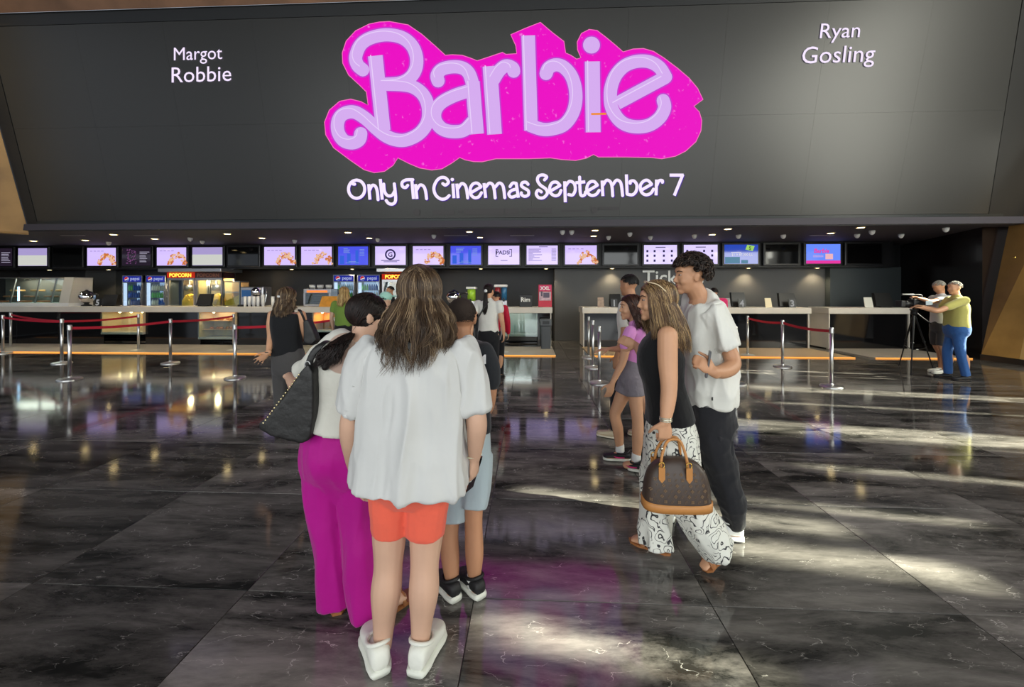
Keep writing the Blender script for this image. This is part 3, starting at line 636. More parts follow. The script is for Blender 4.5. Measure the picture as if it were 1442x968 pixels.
for k in range(2):
    zz_ = z0+(z1-z0)*(k+1)/3+.026
    for q in range(5):
        o = link('pastry', rel(MB().ell((x0+.2+q*.15, YF+.25+.05*(q % 2), zz_+.03), (.06, .045, .035)), (x0+.2+q*.15, YF+.25, zz_)), mat('baked_crust', (196, 120, 60), .6, var=.3, vscale=30), None, (x0+.2+q*.15, YF+.25, zz_), True)
        tag(o, 'small brown pastry on a wooden tray in the lit counter niche', 'pastry', 'pastries in the niche')
t, x0, x1, z0, z1 = niche(440, 471, 436, 468, 'orange lit chip niche below the glazed warming oven', mat('orange_back', (216, 150, 50), .5), 1, 1)
t, x0, x1, z0, z1 = niche(703, 757, 436, 474, 'grey glass display niche near the red poster stand', mat('niche_back_grey', (170, 170, 160), .5), 0, 0, grey=True)
for k in range(4): link('divider', rel(MB().box((x0+.22+k*.2, YF+.1, z0+.06), (x0+.225+k*.2, YF+.54, z0+.3)), t.location), M_clear, t)
# dark litter bin beside the niche
bx = xat(768); t = thing('litter_bin', (bx, YF-.26, .022), 'dark grey litter bin under the counter end by the red poster stand', 'bin'); 
link('bin_body', rel(MB().tube([(bx, YF-.26, .024), (bx, YF-.26, .62)], [(.13, .11), (.15, .12)], side=(1,0,0), n=20, sq=5, caps=False), t.location), mat('bin_grey', (66, 70, 74), .4), t)
link('bin_lid', rel(MB().bbox((bx-.16, YF-.39, .62), (bx+.16, YF-.13, .82), .04), t.location), mat('bin_lid_grey', (84, 88, 92), .4), t)
link('bin_flap', rel(MB().box((bx-.09, YF-.396, .68), (bx+.09, YF-.388, .77)), t.location), mat('bin_flap', (34, 36, 38), .4), t)

# ---- pastry display case on the counter
t = thing('pastry_case', (xat(52, 11.35), 11.4, ZT), 'large glass pastry display case with sloped front and steel frame on the counter', 'display case'); L0 = t.location
P = lambda n, mb, m, sm=False: link(n, rel(mb, L0), m, t, sm=sm)
a0, a1 = xat(-20, 11.25), xat(107, 11.25); zt = at(60, 391, 11.35).z
P('case_base', MB().bbox((a0, YF+.06, ZT), (a1, YF+.72, ZT+.1), .01), M_white)
P('case_roof', MB().bbox((a0, YF+.2, zt-.03), (a1, YF+.72, zt), .01), M_steel)
P('case_back', MB().box((a0, YF+.70, ZT+.1), (a1, YF+.72, zt-.03)), mat('case_back_dark', (96, 92, 84), .4))
P('end_wall', MB().prism([(a1-.3, YF+.06, ZT+.1), (a1-.3, YF+.72, ZT+.1), (a1-.3, YF+.72, zt), (a1-.3, YF+.2, zt)], (.3, 0, 0)), mat('case_paint', (186, 184, 176), .4))
P('glass_front', MB().prism([(a0, YF+.06, ZT+.1), (a1, YF+.06, ZT+.1), (a1, YF+.2, zt-.03), (a0, YF+.2, zt-.03)], (0, .008, 0)), M_clear)
for k in (.35, .62, .80): 
    xx = a0+(a1-a0)*k; P('frame_post', MB().prism([(xx, YF+.06, ZT+.1), (xx+.035, YF+.06, ZT+.1), (xx+.035, YF+.2, zt-.03), (xx, YF+.2, zt-.03)], (0, .03, 0)), M_steel)
for z in (ZT+.24, ZT+.42): P('case_shelf', MB().box((a0+.02, YF+.18, z), (a1-.02, YF+.68, z+.012)), M_clear)
P('tube_lamp', MB().box((a0+(a1-a0)*.33, YF+.3, ZT+.15), (a0+(a1-a0)*.33+.03, YF+.33, ZT+.58)), glow('cool_tube', (190, 220, 255), 5))
l = bpy.data.lights.new('case_light', 'AREA'); l.size = 1.6; l.size_y = .2; l.shape = 'RECTANGLE'; l.energy = 16; l.color = (1, .95, .8); o = bpy.data.objects.new('case_light', l); COL.objects.link(o); o.parent = t; o.location = (0, .1, zt-ZT-.05)
for q in range(9):
    xx = a0+.35+q*(a1-a0-.9)/9; zz_ = (ZT+.112, ZT+.262, ZT+.442)[q % 3]
    o = link('pastry_tray', MB().bbox((-.11, -.12, 0), (.11, .12, .05), .02), mat('tray_bake_%d' % (q % 3), [(190, 110, 60), (150, 90, 50), (214, 160, 90)][q % 3], .6, var=.3, vscale=25)); o.location = (xx, YF+.42, zz_)
    tag(o, 'flat brown baked slab behind the glass of the pastry case', 'pastry', 'bakes in the pastry case')
# ---- chrome kettle mixers
M_chrome = mat('chrome', (230, 230, 232), .06, metal=1)
def chrome_bowl(px, label, s=1.0):
    c = Vector((xat(px, 11.35), 11.35, ZT)); t = thing('chrome_grinder', c, label, 'grinder')
    link('foot', MB().lathe([(.12*s, 0), (.12*s, .03), (.06*s, .05), (.05*s, .10)], n=20), mat('black_plastic', (18, 18, 19), .35), t, sm=True)
    link('bowl', MB().lathe([(.05*s, .08), (.13*s, .12), (.19*s, .22), (.2*s, .30), (.16*s, .38), (.1*s, .40)], n=28), M_chrome, t, sm=True)
    link('lid', MB().lathe([(.15*s, .38), (.12*s, .43), (.05*s, .46), (.02*s, .49)], n=24), mat('black_plastic', (18, 18, 19), .35), t, sm=True)
    link('handle', MB().tube([(.15*s, 0, .33*s), (.3*s, -.02, .36*s), (.36*s, -.02, .33*s)], [.025*s]*3, n=10), mat('black_plastic', (18, 18, 19), .35), t, sm=True)
chrome_bowl(122, 'round chrome mixing bowl machine with black arm beside the pastry case', 1.0)
chrome_bowl(639, 'round chrome bowl machine near the green slush machine', 1.1)
# ---- till terminals
def till(px, w_, py, label, num=None, npx=None, y=11.45, stand=True):
    c = Vector((xat(px, y), y, ZT)); h = at(px, py, y).z-ZT; t = thing('till_terminal', c, label, 'till')
    W = w_*11.25/560
    link('till_screen', MB().prism([(-W/2, -.09, .03), (W/2, -.09, .03), (W/2*.86, .02, h), (-W/2*.86, .02, h)], (0, .09, 0)), mat('till_black', (16, 16, 17), .4), t)
    link('till_foot', MB().bbox((-W*.3, -.12, 0), (W*.3, .14, .035), .01), mat('till_black', (16, 16, 17), .4), t)
    if num:
        n_ = Vector((xat(npx, y-.25), y-.25, ZT)); s = thing('number_stand', n_, 'small black stand with a white digit '+{'5': 'five beside the grey pier', '1': 'one at the near end of the ticket counter', '4': 'four on the ticket counter', '3': 'three on the ticket counter by the cream card'}[num], 'sign')
        link('stand_plate', MB().prism([(-.09, 0, 0), (.09, 0, 0), (.09, .03, .23), (-.09, .03, .23)], (0, .015, 0)), mat('till_black', (16, 16, 17), .4), s)
        m = MB(); add_mesh(m, textmesh(num, .24, Matrix.Translation((0, -.004, .03)) @ Matrix.Rotation(math.pi/2-.13, 4, 'X'), 'CENTER', .012)); link('digit', m, glow('digit_white', (235, 235, 235), .4), s)
till(156, 25, 415, 'black till terminal beside the grey pier and number 5', '5', 137)
till(289, 22, 414, 'black till terminal in front of the dark-headed popcorn machine')
till(866, 17, 414, 'black till terminal at the near end of the ticket counter', '1', 865)
till(1039, 20, 412, 'black till terminal on the ticket counter behind the digit four', '4', 1045)
till(1108, 24, 413, 'black till terminal on the ticket counter behind the digit three', '3', 1116)
till(1243, 24, 413, 'black till terminal on the shorter counter by the tripod')
def card(px, py, w_, label, rgb, y=11.2, nm='card_stand'):
    c = Vector((xat(px, y), y, ZT)); h = at(px, py, y).z-ZT; W = w_*11.25/560; t = thing(nm, c, label, 'sign')
    link('card', MB().prism([(-W/2, -.03, 0), (W/2, -.03, 0), (W/2*.9, .03, h), (-W/2*.9, .03, h)], (0, .012, 0)), mat('card_%d_%d_%d' % rgb, rgb, .5, var=.25 if rgb[0] < 200 else 0, vscale=14), t)
    link('card_foot', MB().bbox((-W/2, -.02, 0), (W/2, .12, .012), .003), M_white, t)
card(846, 419, 9, 'small printed leaflet stand at the near end of the ticket counter', (150, 130, 116))
card(1024, 420, 9, 'small grey leaflet stand by the ticket counter till', (140, 136, 136))
card(1082, 420, 9, 'cream blank card leaning on the ticket counter', (226, 212, 176))
card(1223, 419, 11.25, 'white card stand on the shorter counter by the tripod', (214, 212, 200))
# ---- Tickets letters
sg = thing('tickets_sign', (at(948, 390, 12.68).x, 12.68, 1.9), 'raised white letters reading Tickets on the grey wall', 'sign')
xa = at(905, 390, 12.68).x; xb = at(992, 390, 12.68).x; zb = at(905, 400, 12.68).z; zt_ = at(905, 380, 12.68).z
tot = 0; ws = []
for ch in 'Tickets':
    me = textmesh(ch, 1, Matrix.Identity(4), 'LEFT', .015); xs_ = [v.co.x for v in me.vertices]; ws.append((me, min(xs_), max(xs_)-min(xs_))); tot += ws[-1][2]+.06
k_ = (xb-xa)/tot; x_ = xa; kz = (zt_-zb)/.73
for me, m0, wd in ws:
    me2 = MB()
    F_ = [tuple(p.vertices) for p in me.polygons]
    vs = [((v.co.x-m0)*k_+x_, 12.665, zb+v.co.y*kz) for v in me.vertices]; n = len(vs)
    me2.add(vs+[(a, 12.698, c) for a, b, c in vs], F_+[tuple(n+i for i in reversed(f)) for f in F_]+[(f[i], f[(i+1) % len(f)], n+f[(i+1) % len(f)], n+f[i]) for f in F_ for i in range(len(f))])
    link('letter', rel(me2, sg.location), mat('sign_white', (236, 236, 230), .4), sg); x_ += (wd+.06)*k_; bpy.data.meshes.remove(me)

# ---- drink fridges
M_fr = mat('fridge_grey', (128, 132, 142), .35); M_fblue = glow('fridge_header_blue', (34, 48, 168), .75); M_fin = glow('fridge_inside_lit', (176, 198, 236), .95); M_flt = glow('fridge_tube', (214, 226, 255), 1.4)
bottle_me = {}
for k, rgb in enumerate([(60, 110, 210), (120, 200, 110), (234, 226, 206), (50, 50, 96), (230, 170, 80), (210, 226, 236)]):
    me = fixn(MB().lathe([(.03, 0), (.034, .02), (.034, .11), (.028, .14), (.013, .17), (.013, .2)], n=10).mesh('bottle')); me.materials.append(mat('bottle_%d' % k, rgb, .2)); smooth(me); bottle_me[k] = me
def fridge(a, b, ptop, label, seed, who):
    Y = 12.55; x0, x1 = at(a, 400, Y).x, at(b, 400, Y).x; zt = at(a, ptop, Y).z; W = x1-x0
    t = thing('drinks_fridge', ((x0+x1)/2, Y+.3, 0), label, 'fridge'); L0 = t.location; P = lambda n, mb, m, par=None: link(n, rel(mb, L0), m, par or t)
    for n_, bx_ in (('side_wall', ((x0, Y, .05), (x0+.03, Y+.5, zt))), ('side_wall', ((x1-.03, Y, .05), (x1, Y+.5, zt))), ('back_wall', ((x0+.03, Y+.47, .05), (x1-.03, Y+.5, zt))), ('base', ((x0, Y, 0), (x1, Y+.5, .3))), ('top', ((x0, Y+.02, zt-.23), (x1, Y+.5, zt)))):
        P(n_, MB().box(*bx_), M_fin if n_ == 'back_wall' else M_fr)
    h = P('header', MB().bbox((x0+.03, Y-.01, zt-.21), (x1-.03, Y+.02, zt-.03), .005), M_fblue)
    cx_, cz_ = x0+W*.24, zt-.12
    def disc(r, y, a0, a1, dz=0, n=20): return [(cx_+r*math.cos(a0+(a1-a0)*k/n), y, cz_+dz+r*math.sin(a0+(a1-a0)*k/n)) for k in range(n+1)]
    q = MB(); v = disc(.075, Y-.013, 0, 2*math.pi); q.add(v, [tuple(range(len(v)))]); P('emblem_disc', q, glow('logo_white', (236, 238, 244), .8), h)
    q = MB(); v = disc(.07, Y-.016, .35, math.pi+.35); q.add(v, [tuple(range(len(v)))]); P('emblem_red', q, glow('logo_red', (204, 40, 56), .8), h)
    q = MB(); v = disc(.07, Y-.016, math.pi+.75, 2*math.pi-.05); q.add(v, [tuple(range(len(v)))]); P('emblem_blue', q, glow('logo_blue', (24, 60, 160), .8), h)
    q = MB(); add_mesh(q, textmesh('pepsi', .155, front((x0+W*.66, Y-.016, cz_-.04)), 'CENTER', .004)); P('brand_word', q, glow('logo_pale', (190, 200, 244), .8), h)
    P('door_glass', MB().box((x0+.03, Y-.004, .3), (x1-.03, Y+.002, zt-.23)), M_clear)
    P('door_tube', MB().box((x0+.035, Y+.01, .4), (x0+.13, Y+.04, zt-.25)), M_flt)
    P('door_handle', MB().bbox((x1-.035, Y-.04, 1.2), (x1-.015, Y-.01, 1.6), .005), M_fr)
    random.seed(seed); zz_ = zt-.5
    for s in range(4):
        P('shelf', MB().box((x0+.03, Y+.05, zz_-.012), (x1-.03, Y+.46, zz_)), mat('wire_shelf', (120, 124, 132), .4))
        kk = random.choice([0, 1, 2, 3, 4, 5])
        n_ = max(4, int((W-.16)/.075))
        for k in range(n_):
            if random.random() < .25: kk = random.choice([0, 1, 2, 3, 5])
            o = bpy.data.objects.new('drink_bottle', bottle_me[kk]); COL.objects.link(o); o.location = (x0+.13+k*(W-.2)/n_, Y+.12, zz_); tag(o, ['blue', 'green', 'cream', 'dark', 'amber', 'pale'][kk]+' drink bottle on the '+['top', 'second', 'third', 'bottom'][s]+' shelf of the '+who, 'bottle', 'bottles in the '+who)
        zz_ -= .24
fridge(172, 200, 388, 'blue headed glass door drinks fridge standing next to the grey pier', 1, 'fridge by the grey pier')
fridge(205, 233, 388, 'blue headed glass door drinks fridge next to the first popcorn machine', 2, 'fridge by the popcorn machine')
fridge(469, 499, 387, 'blue headed glass door drinks fridge next to the warming oven', 3, 'fridge by the warming oven')
fridge(503, 535, 387, 'blue headed glass door drinks fridge next to the third popcorn machine', 4, 'fridge by the third popcorn machine')

# ---- popcorn machines
M_pop = mat('popcorn', (246, 192, 70), .7, var=.25, vscale=40, bump=(.8, 60)); M_popred = mat('popcorn_head_dark', (70, 36, 36), .5)
def heap(c, rx, ry, h, seed):
    random.seed(seed); mb = MB().ell(c, (rx, ry, h))
    for k in range(70):
        a, r = 2*math.pi*random.random(), math.sqrt(random.random()); mb.ell((c[0]+rx*r*math.cos(a)*.92, c[1]+ry*r*math.sin(a)*.92, c[2]+h*math.sqrt(max(0, 1-r*r))*.98), .018+.012*random.random(), nu=6, nv=4)
    return mb
def popcorn(a, b, ptop, label, lit=True, heapw=.5, seed=0, Y=11.87):
    x0, x1 = at(a, 400, Y).x, at(b, 400, Y).x; zt = at(a, ptop, Y).z; W = x1-x0; D = .55; z0 = ZT-.04
    t = thing('popcorn_machine', ((x0+x1)/2, Y+.25, .9), label, 'popcorn machine'); L0 = t.location; P = lambda n, mb, m, par=None, sm=False: link(n, rel(mb, L0), m, par or t, sm=sm)
    P('cabinet', MB().bbox((x0, Y, 0), (x1, Y+D, z0), .01), M_steel)
    for x in (x0, x1-.05):
        for y in (Y, Y+D-.05): P('corner_post', MB().box((x, y, z0), (x+.05, y+.05, zt)), M_steel)
    P('back_wall', MB().box((x0+.05, Y+D-.02, z0), (x1-.05, Y+D, zt)), mat('popcorn_back', (196, 178, 138), .4))
    hd = P('header', MB().bbox((x0, Y-.03, zt-.17), (x1, Y+D, zt), .01), glow('popcorn_head_lit', (190, 44, 24), .9) if lit else M_popred)
    q = MB(); add_mesh(q, textmesh('POPCORN', .15, front(((x0+x1)/2, Y-.035, zt-.135)), 'CENTER', .012)); P('header_word', q, glow('popcorn_word', (255, 200, 70), 2.0) if lit else mat('popcorn_word_off', (140, 90, 70), .5), hd)
    P('glass_front', MB().box((x0+.05, Y, z0), (x1-.05, Y+.006, zt-.17)), M_clear)
    P('rail', MB().box((x0, Y-.01, zt-.24), (x1, Y+.03, zt-.17)), M_steel)
    k = P('kettle', MB().lathe([(.06, 0), (.13, .03), (.15, .12), (.13, .2), (.05, .22)], ((x0+x1)/2, Y+.3, zt-.58), 20), M_steel, None, True)
    P('kettle_arm', MB().tube([((x0+x1)/2, Y+.3, zt-.36), ((x0+x1)/2, Y+.3, zt-.17)], [.02, .02], n=8), M_steel, k)
    P('popcorn_pile', heap(((x0+x1)/2+W*.14, Y+.2, z0+.06), W*heapw*.56, .17, .34, seed), M_pop, None, True)
    l = bpy.data.lights.new('popcorn_lamp', 'POINT'); l.energy = 16; l.color = (1, .72, .36); l.shadow_soft_size = .05; o = bpy.data.objects.new('popcorn_lamp', l); COL.objects.link(o); o.parent = t; o.location = (W*.2, -.1, zt-.3-.9)
popcorn(236, 274.5, 384, 'popcorn machine with glowing red header beside the drink fridges', True, .5, 1)
popcorn(275.5, 313, 384, 'popcorn machine with unlit dark header beside the yellow popcorn warmer', False, .55, 2)
popcorn(538, 580, 386, 'popcorn machine with glowing amber header next to the pair of drink fridges', True, .5, 3)
# warmer
Y = 11.87; x0, x1 = at(314, 400, Y).x, at(338, 400, Y).x; zt = at(314, 396, Y).z
t = thing('popcorn_warmer', ((x0+x1)/2, Y+.2, ZT), 'clear popcorn warmer box with a yellow slope of popcorn', 'warmer'); L0 = t.location; P = lambda n, mb, m, sm=False: link(n, rel(mb, L0), m, t, sm=sm)
P('warmer_base', MB().box((x0, Y, 0), (x1, Y+.4, ZT)), M_steel)
for x in (x0, x1-.03): P('warmer_post', MB().box((x, Y, ZT), (x+.03, Y+.03, zt)), M_steel)
P('warmer_back', MB().box((x0, Y+.38, ZT), (x1, Y+.4, zt)), mat('warmer_back', (176, 140, 90), .4)); P('warmer_top', MB().box((x0, Y, zt-.03), (x1, Y+.4, zt)), M_steel)
P('warmer_mid', MB().box((x0, Y+.05, ZT+.4), (x1, Y+.38, ZT+.43)), M_steel)
P('popcorn_slope', MB().prism([(x0+.03, Y+.04, ZT), (x1-.03, Y+.04, ZT), (x1-.03, Y+.04, ZT+.34), (x0+.03, Y+.04, ZT+.12)], (0, .33, 0)), M_pop); P('warmer_glass', MB().box((x0, Y-.006, ZT), (x1, Y, zt)), M_clear)
def hoodbar(a, b, y0, label):
    Y = 11.55; x0, x1 = at(a, 380, Y).x, at(b, 380, Y).x; z0 = at(a, y0+5, Y).z
    t = thing('extractor_hood', ((x0+x1)/2, Y+.3, z0), label, 'hood'); L0 = t.location
    link('hood_rim', rel(MB().bbox((x0, Y, z0), (x1, Y+.9, z0+.1), .01), L0), M_steel, t)
    link('hood_bracket', rel(MB().box((x0+.2, Y+.78, z0+.06), (x1-.2, Y+.9, 2.28)), L0), M_steel, t)
hoodbar(222, 311, 378, 'long steel extractor hood over the pair of popcorn machines')
hoodbar(530, 606, 378, 'steel extractor hood over the amber headed popcorn machine')
# ---- coffee machine
x0, x1 = xat(343, 11.55), xat(380, 11.55); zt = at(360, 404, 11.55).z
t = thing('coffee_machine', ((x0+x1)/2, 11.55, ZT), 'steel and blue coffee machine with white cups stacked around it', 'coffee machine'); L0 = t.location; P = lambda n, mb, m, sm=False: link(n, rel(mb, L0), m, t, sm=sm)
P('machine_body', MB().bbox((x0, 11.4, ZT), (x1-.1, 11.8, zt), .03), M_steel); P('blue_panel', MB().bbox((x0+.06, 11.385, zt-.30), (x0+.34, 11.4, zt-.1), .005), mat('panel_blue', (40, 96, 160), .35))
P('brew_drum', MB().tube([((x0+x1)/2+.12, 11.35, zt-.16), ((x0+x1)/2+.12, 11.7, zt-.16)], [.14, .14], n=20), M_chrome, True); P('drip_tray', MB().bbox((x0+.05, 11.23, ZT), (x1-.15, 11.4, ZT+.05), .01), mat('black_plastic', (18, 18, 19), .35))
P('steam_pipe', MB().tube([(x1-.06, 11.45, zt-.1), (x1, 11.4, zt-.2), (x1-.02, 11.37, ZT+.12)], [.018]*3, n=8), M_chrome, True)
cup = fixn(MB().lathe([(.035, 0), (.045, .12), (.047, .24), (.04, .245)], n=14).mesh('cup')); cup.materials.append(M_white); smooth(cup)
for px in (346, 352, 358, 364, 371, 385):
    o = bpy.data.objects.new('paper_cup_stack', cup); COL.objects.link(o); o.location = (xat(px, 11.2), 11.18, ZT); o.scale = (1, 1, 1+.2*((px*7) % 3)); tag(o, 'white paper cup stack in front of the coffee machine', 'cup', 'cups by the coffee machine')
# ---- warming oven
x0, x1 = xat(430, 11.55), xat(468, 11.55); zt = at(450, 407, 11.55).z
t = thing('warming_oven', ((x0+x1)/2, 11.65, ZT-.1), 'steel glazed warming oven with dark wire shelves and orange light', 'oven'); L0 = t.location; P = lambda n, mb, m: link(n, rel(mb, L0), m, t)
P('oven_back', MB().box((x0, 11.87, ZT), (x1, 11.9, zt)), mat('oven_dark', (34, 32, 30), .4)); P('oven_top', MB().bbox((x0, 11.45, zt-.13), (x1, 11.9, zt), .01), M_steel); P('oven_base', MB().bbox((x0, 11.45, ZT), (x1, 11.9, ZT+.06), .01), M_steel)
for x in (x0, x1-.06): P('oven_side', MB().box((x, 11.45, ZT+.06), (x+.06, 11.87, zt-.13)), M_steel)
for k in range(4): P('wire_shelf', MB().box((x0+.06, 11.49, ZT+.1+k*.07), (x1-.06, 11.85, ZT+.106+k*.07)), mat('wire_dark', (90, 88, 84), .4))
P('heat_lamp', MB().box((x0+.1, 11.445, zt-.11), (x1-.1, 11.45, zt-.05)), glow('heat_orange', (255, 130, 60), 1.4)); P('oven_glass', MB().box((x0+.06, 11.45, ZT+.06), (x1-.06, 11.456, zt-.13)), M_clear)
for px in (440, 451, 463):
    o = bpy.data.objects.new('paper_cup_stack', cup); COL.objects.link(o); o.location = (xat(px, 11.65), 11.65, zt); o.scale = (1.9, 1.9, .5); tag(o, 'wide white cup stack standing on top of the warming oven', 'cup', 'cups on the oven')
o = link('chip_box', MB().prism([(-.27, 0, 0), (.27, 0, 0), (.22, .1, .3), (-.22, .1, .3)], (0, .2, 0)), mat('chip_orange', (206, 140, 40), .5, var=.2, vscale=8)); o.location = (xat(454, 10.75), 11.05, ZT); tag(o, 'orange snack box on the counter edge in front of the warming oven', 'box')
# ---- slush machines, poster stands
def slush(px, w_, ptop, cols, label, y=11.5):
    c = Vector((xat(px, y), y, ZT)); H = at(px, ptop, y).z-ZT; t = thing('slush_machine', c, label, 'slush machine'); W = w_*11.25/560; n = len(cols)
    link('machine_base', MB().bbox((-W/2, -.2, 0), (W/2, .25, H*.3), .02), M_steel, t); link('machine_top', MB().bbox((-W/2, -.15, H*.88), (W/2, .22, H), .02), M_white, t)
    for k, rgb in enumerate(cols):
        xx = -W/2+W*(k+.5)/n; r = W/n*.42
        tk = link('slush_tank', MB().lathe([(r, H*.3), (r, H*.85), (r*.8, H*.88)], (xx, 0, 0), 18), mat('slush_%d%d%d' % rgb, rgb, .25, var=.25, vscale=14), t, sm=True)
        link('tap', MB().bbox((xx-.02, -.27, H*.24), (xx+.02, -.19, H*.4), .006), mat('black_plastic', (18, 18, 19), .35), tk)
slush(664, 14, 404, [(150, 196, 50)], 'green slush machine behind the woman with the long ponytail')
slush(705.5, 19, 401, [(150, 40, 44), (50, 110, 150)], 'twin red and blue slush machine beside the red jacket')
c = Vector((xat(741.5, 11.35), 11.35, ZT)); o = thing('black_snack_box', c, 'black printed box with white lettering on the counter', 'box')
link('box_body', MB().bbox((-.2, -.15, 0), (.16, .15, .33), .01), mat('box_black', (26, 26, 28), .45, var=.3, vscale=20), o); link('box_lid', MB().bbox((-.205, -.155, .26), (.165, .155, .34), .01), mat('box_black2', (34, 34, 36), .45), o)
q = MB(); add_mesh(q, textmesh('Rim', .17, front((-.03, -.158, .15)), 'CENTER', .008)); link('box_word', q, mat('sign_white', (236, 236, 230), .4), o)
c = Vector((xat(767.5, 11.25), 11.25, ZT)); o = thing('red_poster_stand', c, 'red framed poster stand with lettered panels at the counter end', 'sign'); h = at(767, 401, 11.25).z-ZT
link('stand_frame', MB().bbox((-.19, -.04, 0), (.19, .04, h), .01), mat('poster_red', (190, 30, 60), .4), o)
link('upper_panel', MB().box((-.165, -.045, h-.17), (.165, -.041, h-.03)), mat('panel_magenta', (214, 30, 110), .4), o); link('picture_panel', MB().box((-.165, -.045, .18), (.165, -.041, h-.2)), mat('panel_pale', (190, 160, 170), .4, var=.35, vscale=9), o)
q = MB(); add_mesh(q, textmesh('XXL', .14, front((0, -.05, h-.15)), 'CENTER', .008)); link('poster_word', q, mat('sign_white', (236, 236, 230), .4), o)
q = MB(); qd(q, -.12, -.07, .3, .44, -.05); qd(q, -.05, .12, .26, .4, -.05); link('poster_shape', q, mat('poster_grey', (90, 80, 100), .5), o)

# ================================================================ QUEUE POSTS
M_post = mat('polished_steel', (214, 214, 212), .3, metal=1); M_belt = mat('red_belt', (190, 22, 50), .55); M_dk = mat('black_cassette', (20, 20, 22), .4)
pm = fixn(MB().lathe([(.026, .03), (.026, .90)], n=20).mesh('post_tube')); pm.materials.append(M_post); smooth(pm)
bm_ = fixn(MB().lathe([(.165, 0), (.165, .012), (.155, .024), (.08, .036), (.034, .042), (.028, .06)], n=36).mesh('post_base')); bm_.materials.append(M_post)
hm = fixn(MB().lathe([(.031, .87), (.033, .88), (.033, .95), (.028, .965), (.01, .967)], n=20).mesh('post_head')); hm.materials.append(M_post)
posts = {}
PLACE = {'a': 'against the end of the concession counter', 'b': 'beside the post at the end of the concession counter', 'c': 'tied by a red belt below the pastry case', 'd': 'in front of the post below the pastry case', 'e': 'in front of the empty lit niche', 'f': 'below the first popcorn machine', 'g': 'in front of the pastry niche', 'h': 'just before the post at the pastry niche', 'i': 'standing before the grey glass niche',
 'j': 'at the near end of the ticket counter', 'k': 'second along the row at the near end of the ticket counter', 'l': 'third along the row at the near end of the ticket counter', 'm': 'where the ticket counter belt starts', 'n': 'just behind the man in the white T-shirt', 'o': 'between two red belts before number 3', 'p': 'standing free at the end of the ticket queue belt'}
for k, (px, py) in {'a': (4,498), 'b': (15,489), 'c': (87,512), 'd': (98,535), 'e': (195,494), 'f': (240,512), 'g': (329,494), 'h': (331,533), 'i': (708,497), 'j': (829,504), 'k': (835,518), 'l': (844,540), 'm': (1053,501), 'n': (1036,541), 'o': (1102,517), 'p': (1171,545)}.items():
    g_ = ground(px, py); g_.z = 0; t = thing('queue_post', g_, 'polished steel queue post '+PLACE[k], 'queue post', 'steel queue posts'); posts[k] = g_
    for nm, me in (('post_tube', pm), ('post_base', bm_), ('post_head', hm)):
        o = bpy.data.objects.new(nm, me); COL.objects.link(o); o.parent = t
def belt(a, b, label, sag=.03):
    A, B = posts[a]+Vector((0,0,.905)), posts[b]+Vector((0,0,.905)); d = (B-A).normalized(); A, B = A+d*.034, B-d*.034; s = Vector((-d.y, d.x, 0))*.002; n = 10; mb = MB(); vs = []
    for i in range(n+1):
        u = i/n; p = A.lerp(B, u)-Vector((0, 0, sag*4*u*(1-u)))
        vs += [p+s+UP*.024, p-s+UP*.024, p-s-UP*.024, p+s-UP*.024]
    fs = [(4*i+j, 4*i+(j+1) % 4, 4*i+4+(j+1) % 4, 4*i+4+j) for i in range(n) for j in range(4)]+[(0,1,2,3), (4*n+3, 4*n+2, 4*n+1, 4*n)]
    mb.add(vs, fs); o = link('belt', rel(mb, A), M_belt, None, A); tag(o, label, 'belt', 'red queue belts')
belt('a', 'c', 'red queue belt running along below the pastry case towards the end posts'); belt('c', 'e', 'red queue belt crossing from the pastry case to the empty lit niche'); belt('b', 'c', 'red queue belt from the second end post to below the pastry case')
belt('d', 'f', 'red queue belt in front of the empty lit niche'); belt('f', 'g', 'red queue belt rising from the first popcorn machine to the pastry niche')
belt('m', 'o', 'red queue belt sloping from the ticket counter to the middle post'); belt('o', 'p', 'bright red queue belt ending at the free standing post')
g_ = posts['h']; g2 = ground(425, 500)
posts['q'] = Vector((J(470, 500, 9).x, J(470, 500, 9).y, 0)); belt('h', 'q', 'red queue belt passing behind the woman in the black sleeveless top')
t = thing('queue_post', posts['q'], 'polished steel queue post hidden behind the woman with the black tote', 'queue post', 'steel queue posts')
for nm, me in (('post_tube', pm), ('post_base', bm_), ('post_head', hm)):
    o = bpy.data.objects.new(nm, me); COL.objects.link(o); o.parent = t
# ================================================================ PEOPLE
SKIN = {}
def skin(name, rgb): return mat('skin_'+name, rgb, .48, spec=.35, var=.06, vscale=6)
def cloth(name, rgb, rough=.85, bump=(.25, 14), var=.05): return mat('cloth_'+name, rgb, rough, bump=bump, var=var, vscale=3, spec=.2, sheen=.15)
def hairmat(name, c1, c2, c3=None, rough=.42, mid=.86, hi=.98):
    """strand to strand colour from a per-vertex tone attribute"""
    m = bpy.data.materials.new('hair_'+name); m.use_nodes = True; nt = m.node_tree; b = nt.nodes['Principled BSDF']
    at_ = nt.nodes.new('ShaderNodeAttribute'); at_.attribute_name = 'tone'; r = nt.nodes.new('ShaderNodeValToRGB'); e = r.color_ramp.elements
    e[0].color = (*lin(c1), 1); e[1].color = (*lin(c2), 1); e[1].position = mid
    if c3: q = e.new(hi); q.color = (*lin(c3), 1)
    nt.links.new(at_.outputs['Fac'], r.inputs[0]); nt.links.new(r.outputs[0], b.inputs['Base Color']); b.inputs['Roughness'].default_value = rough; b.inputs['Specular IOR Level'].default_value = .4
    return m
def unit(v): return Vector(v).normalized()

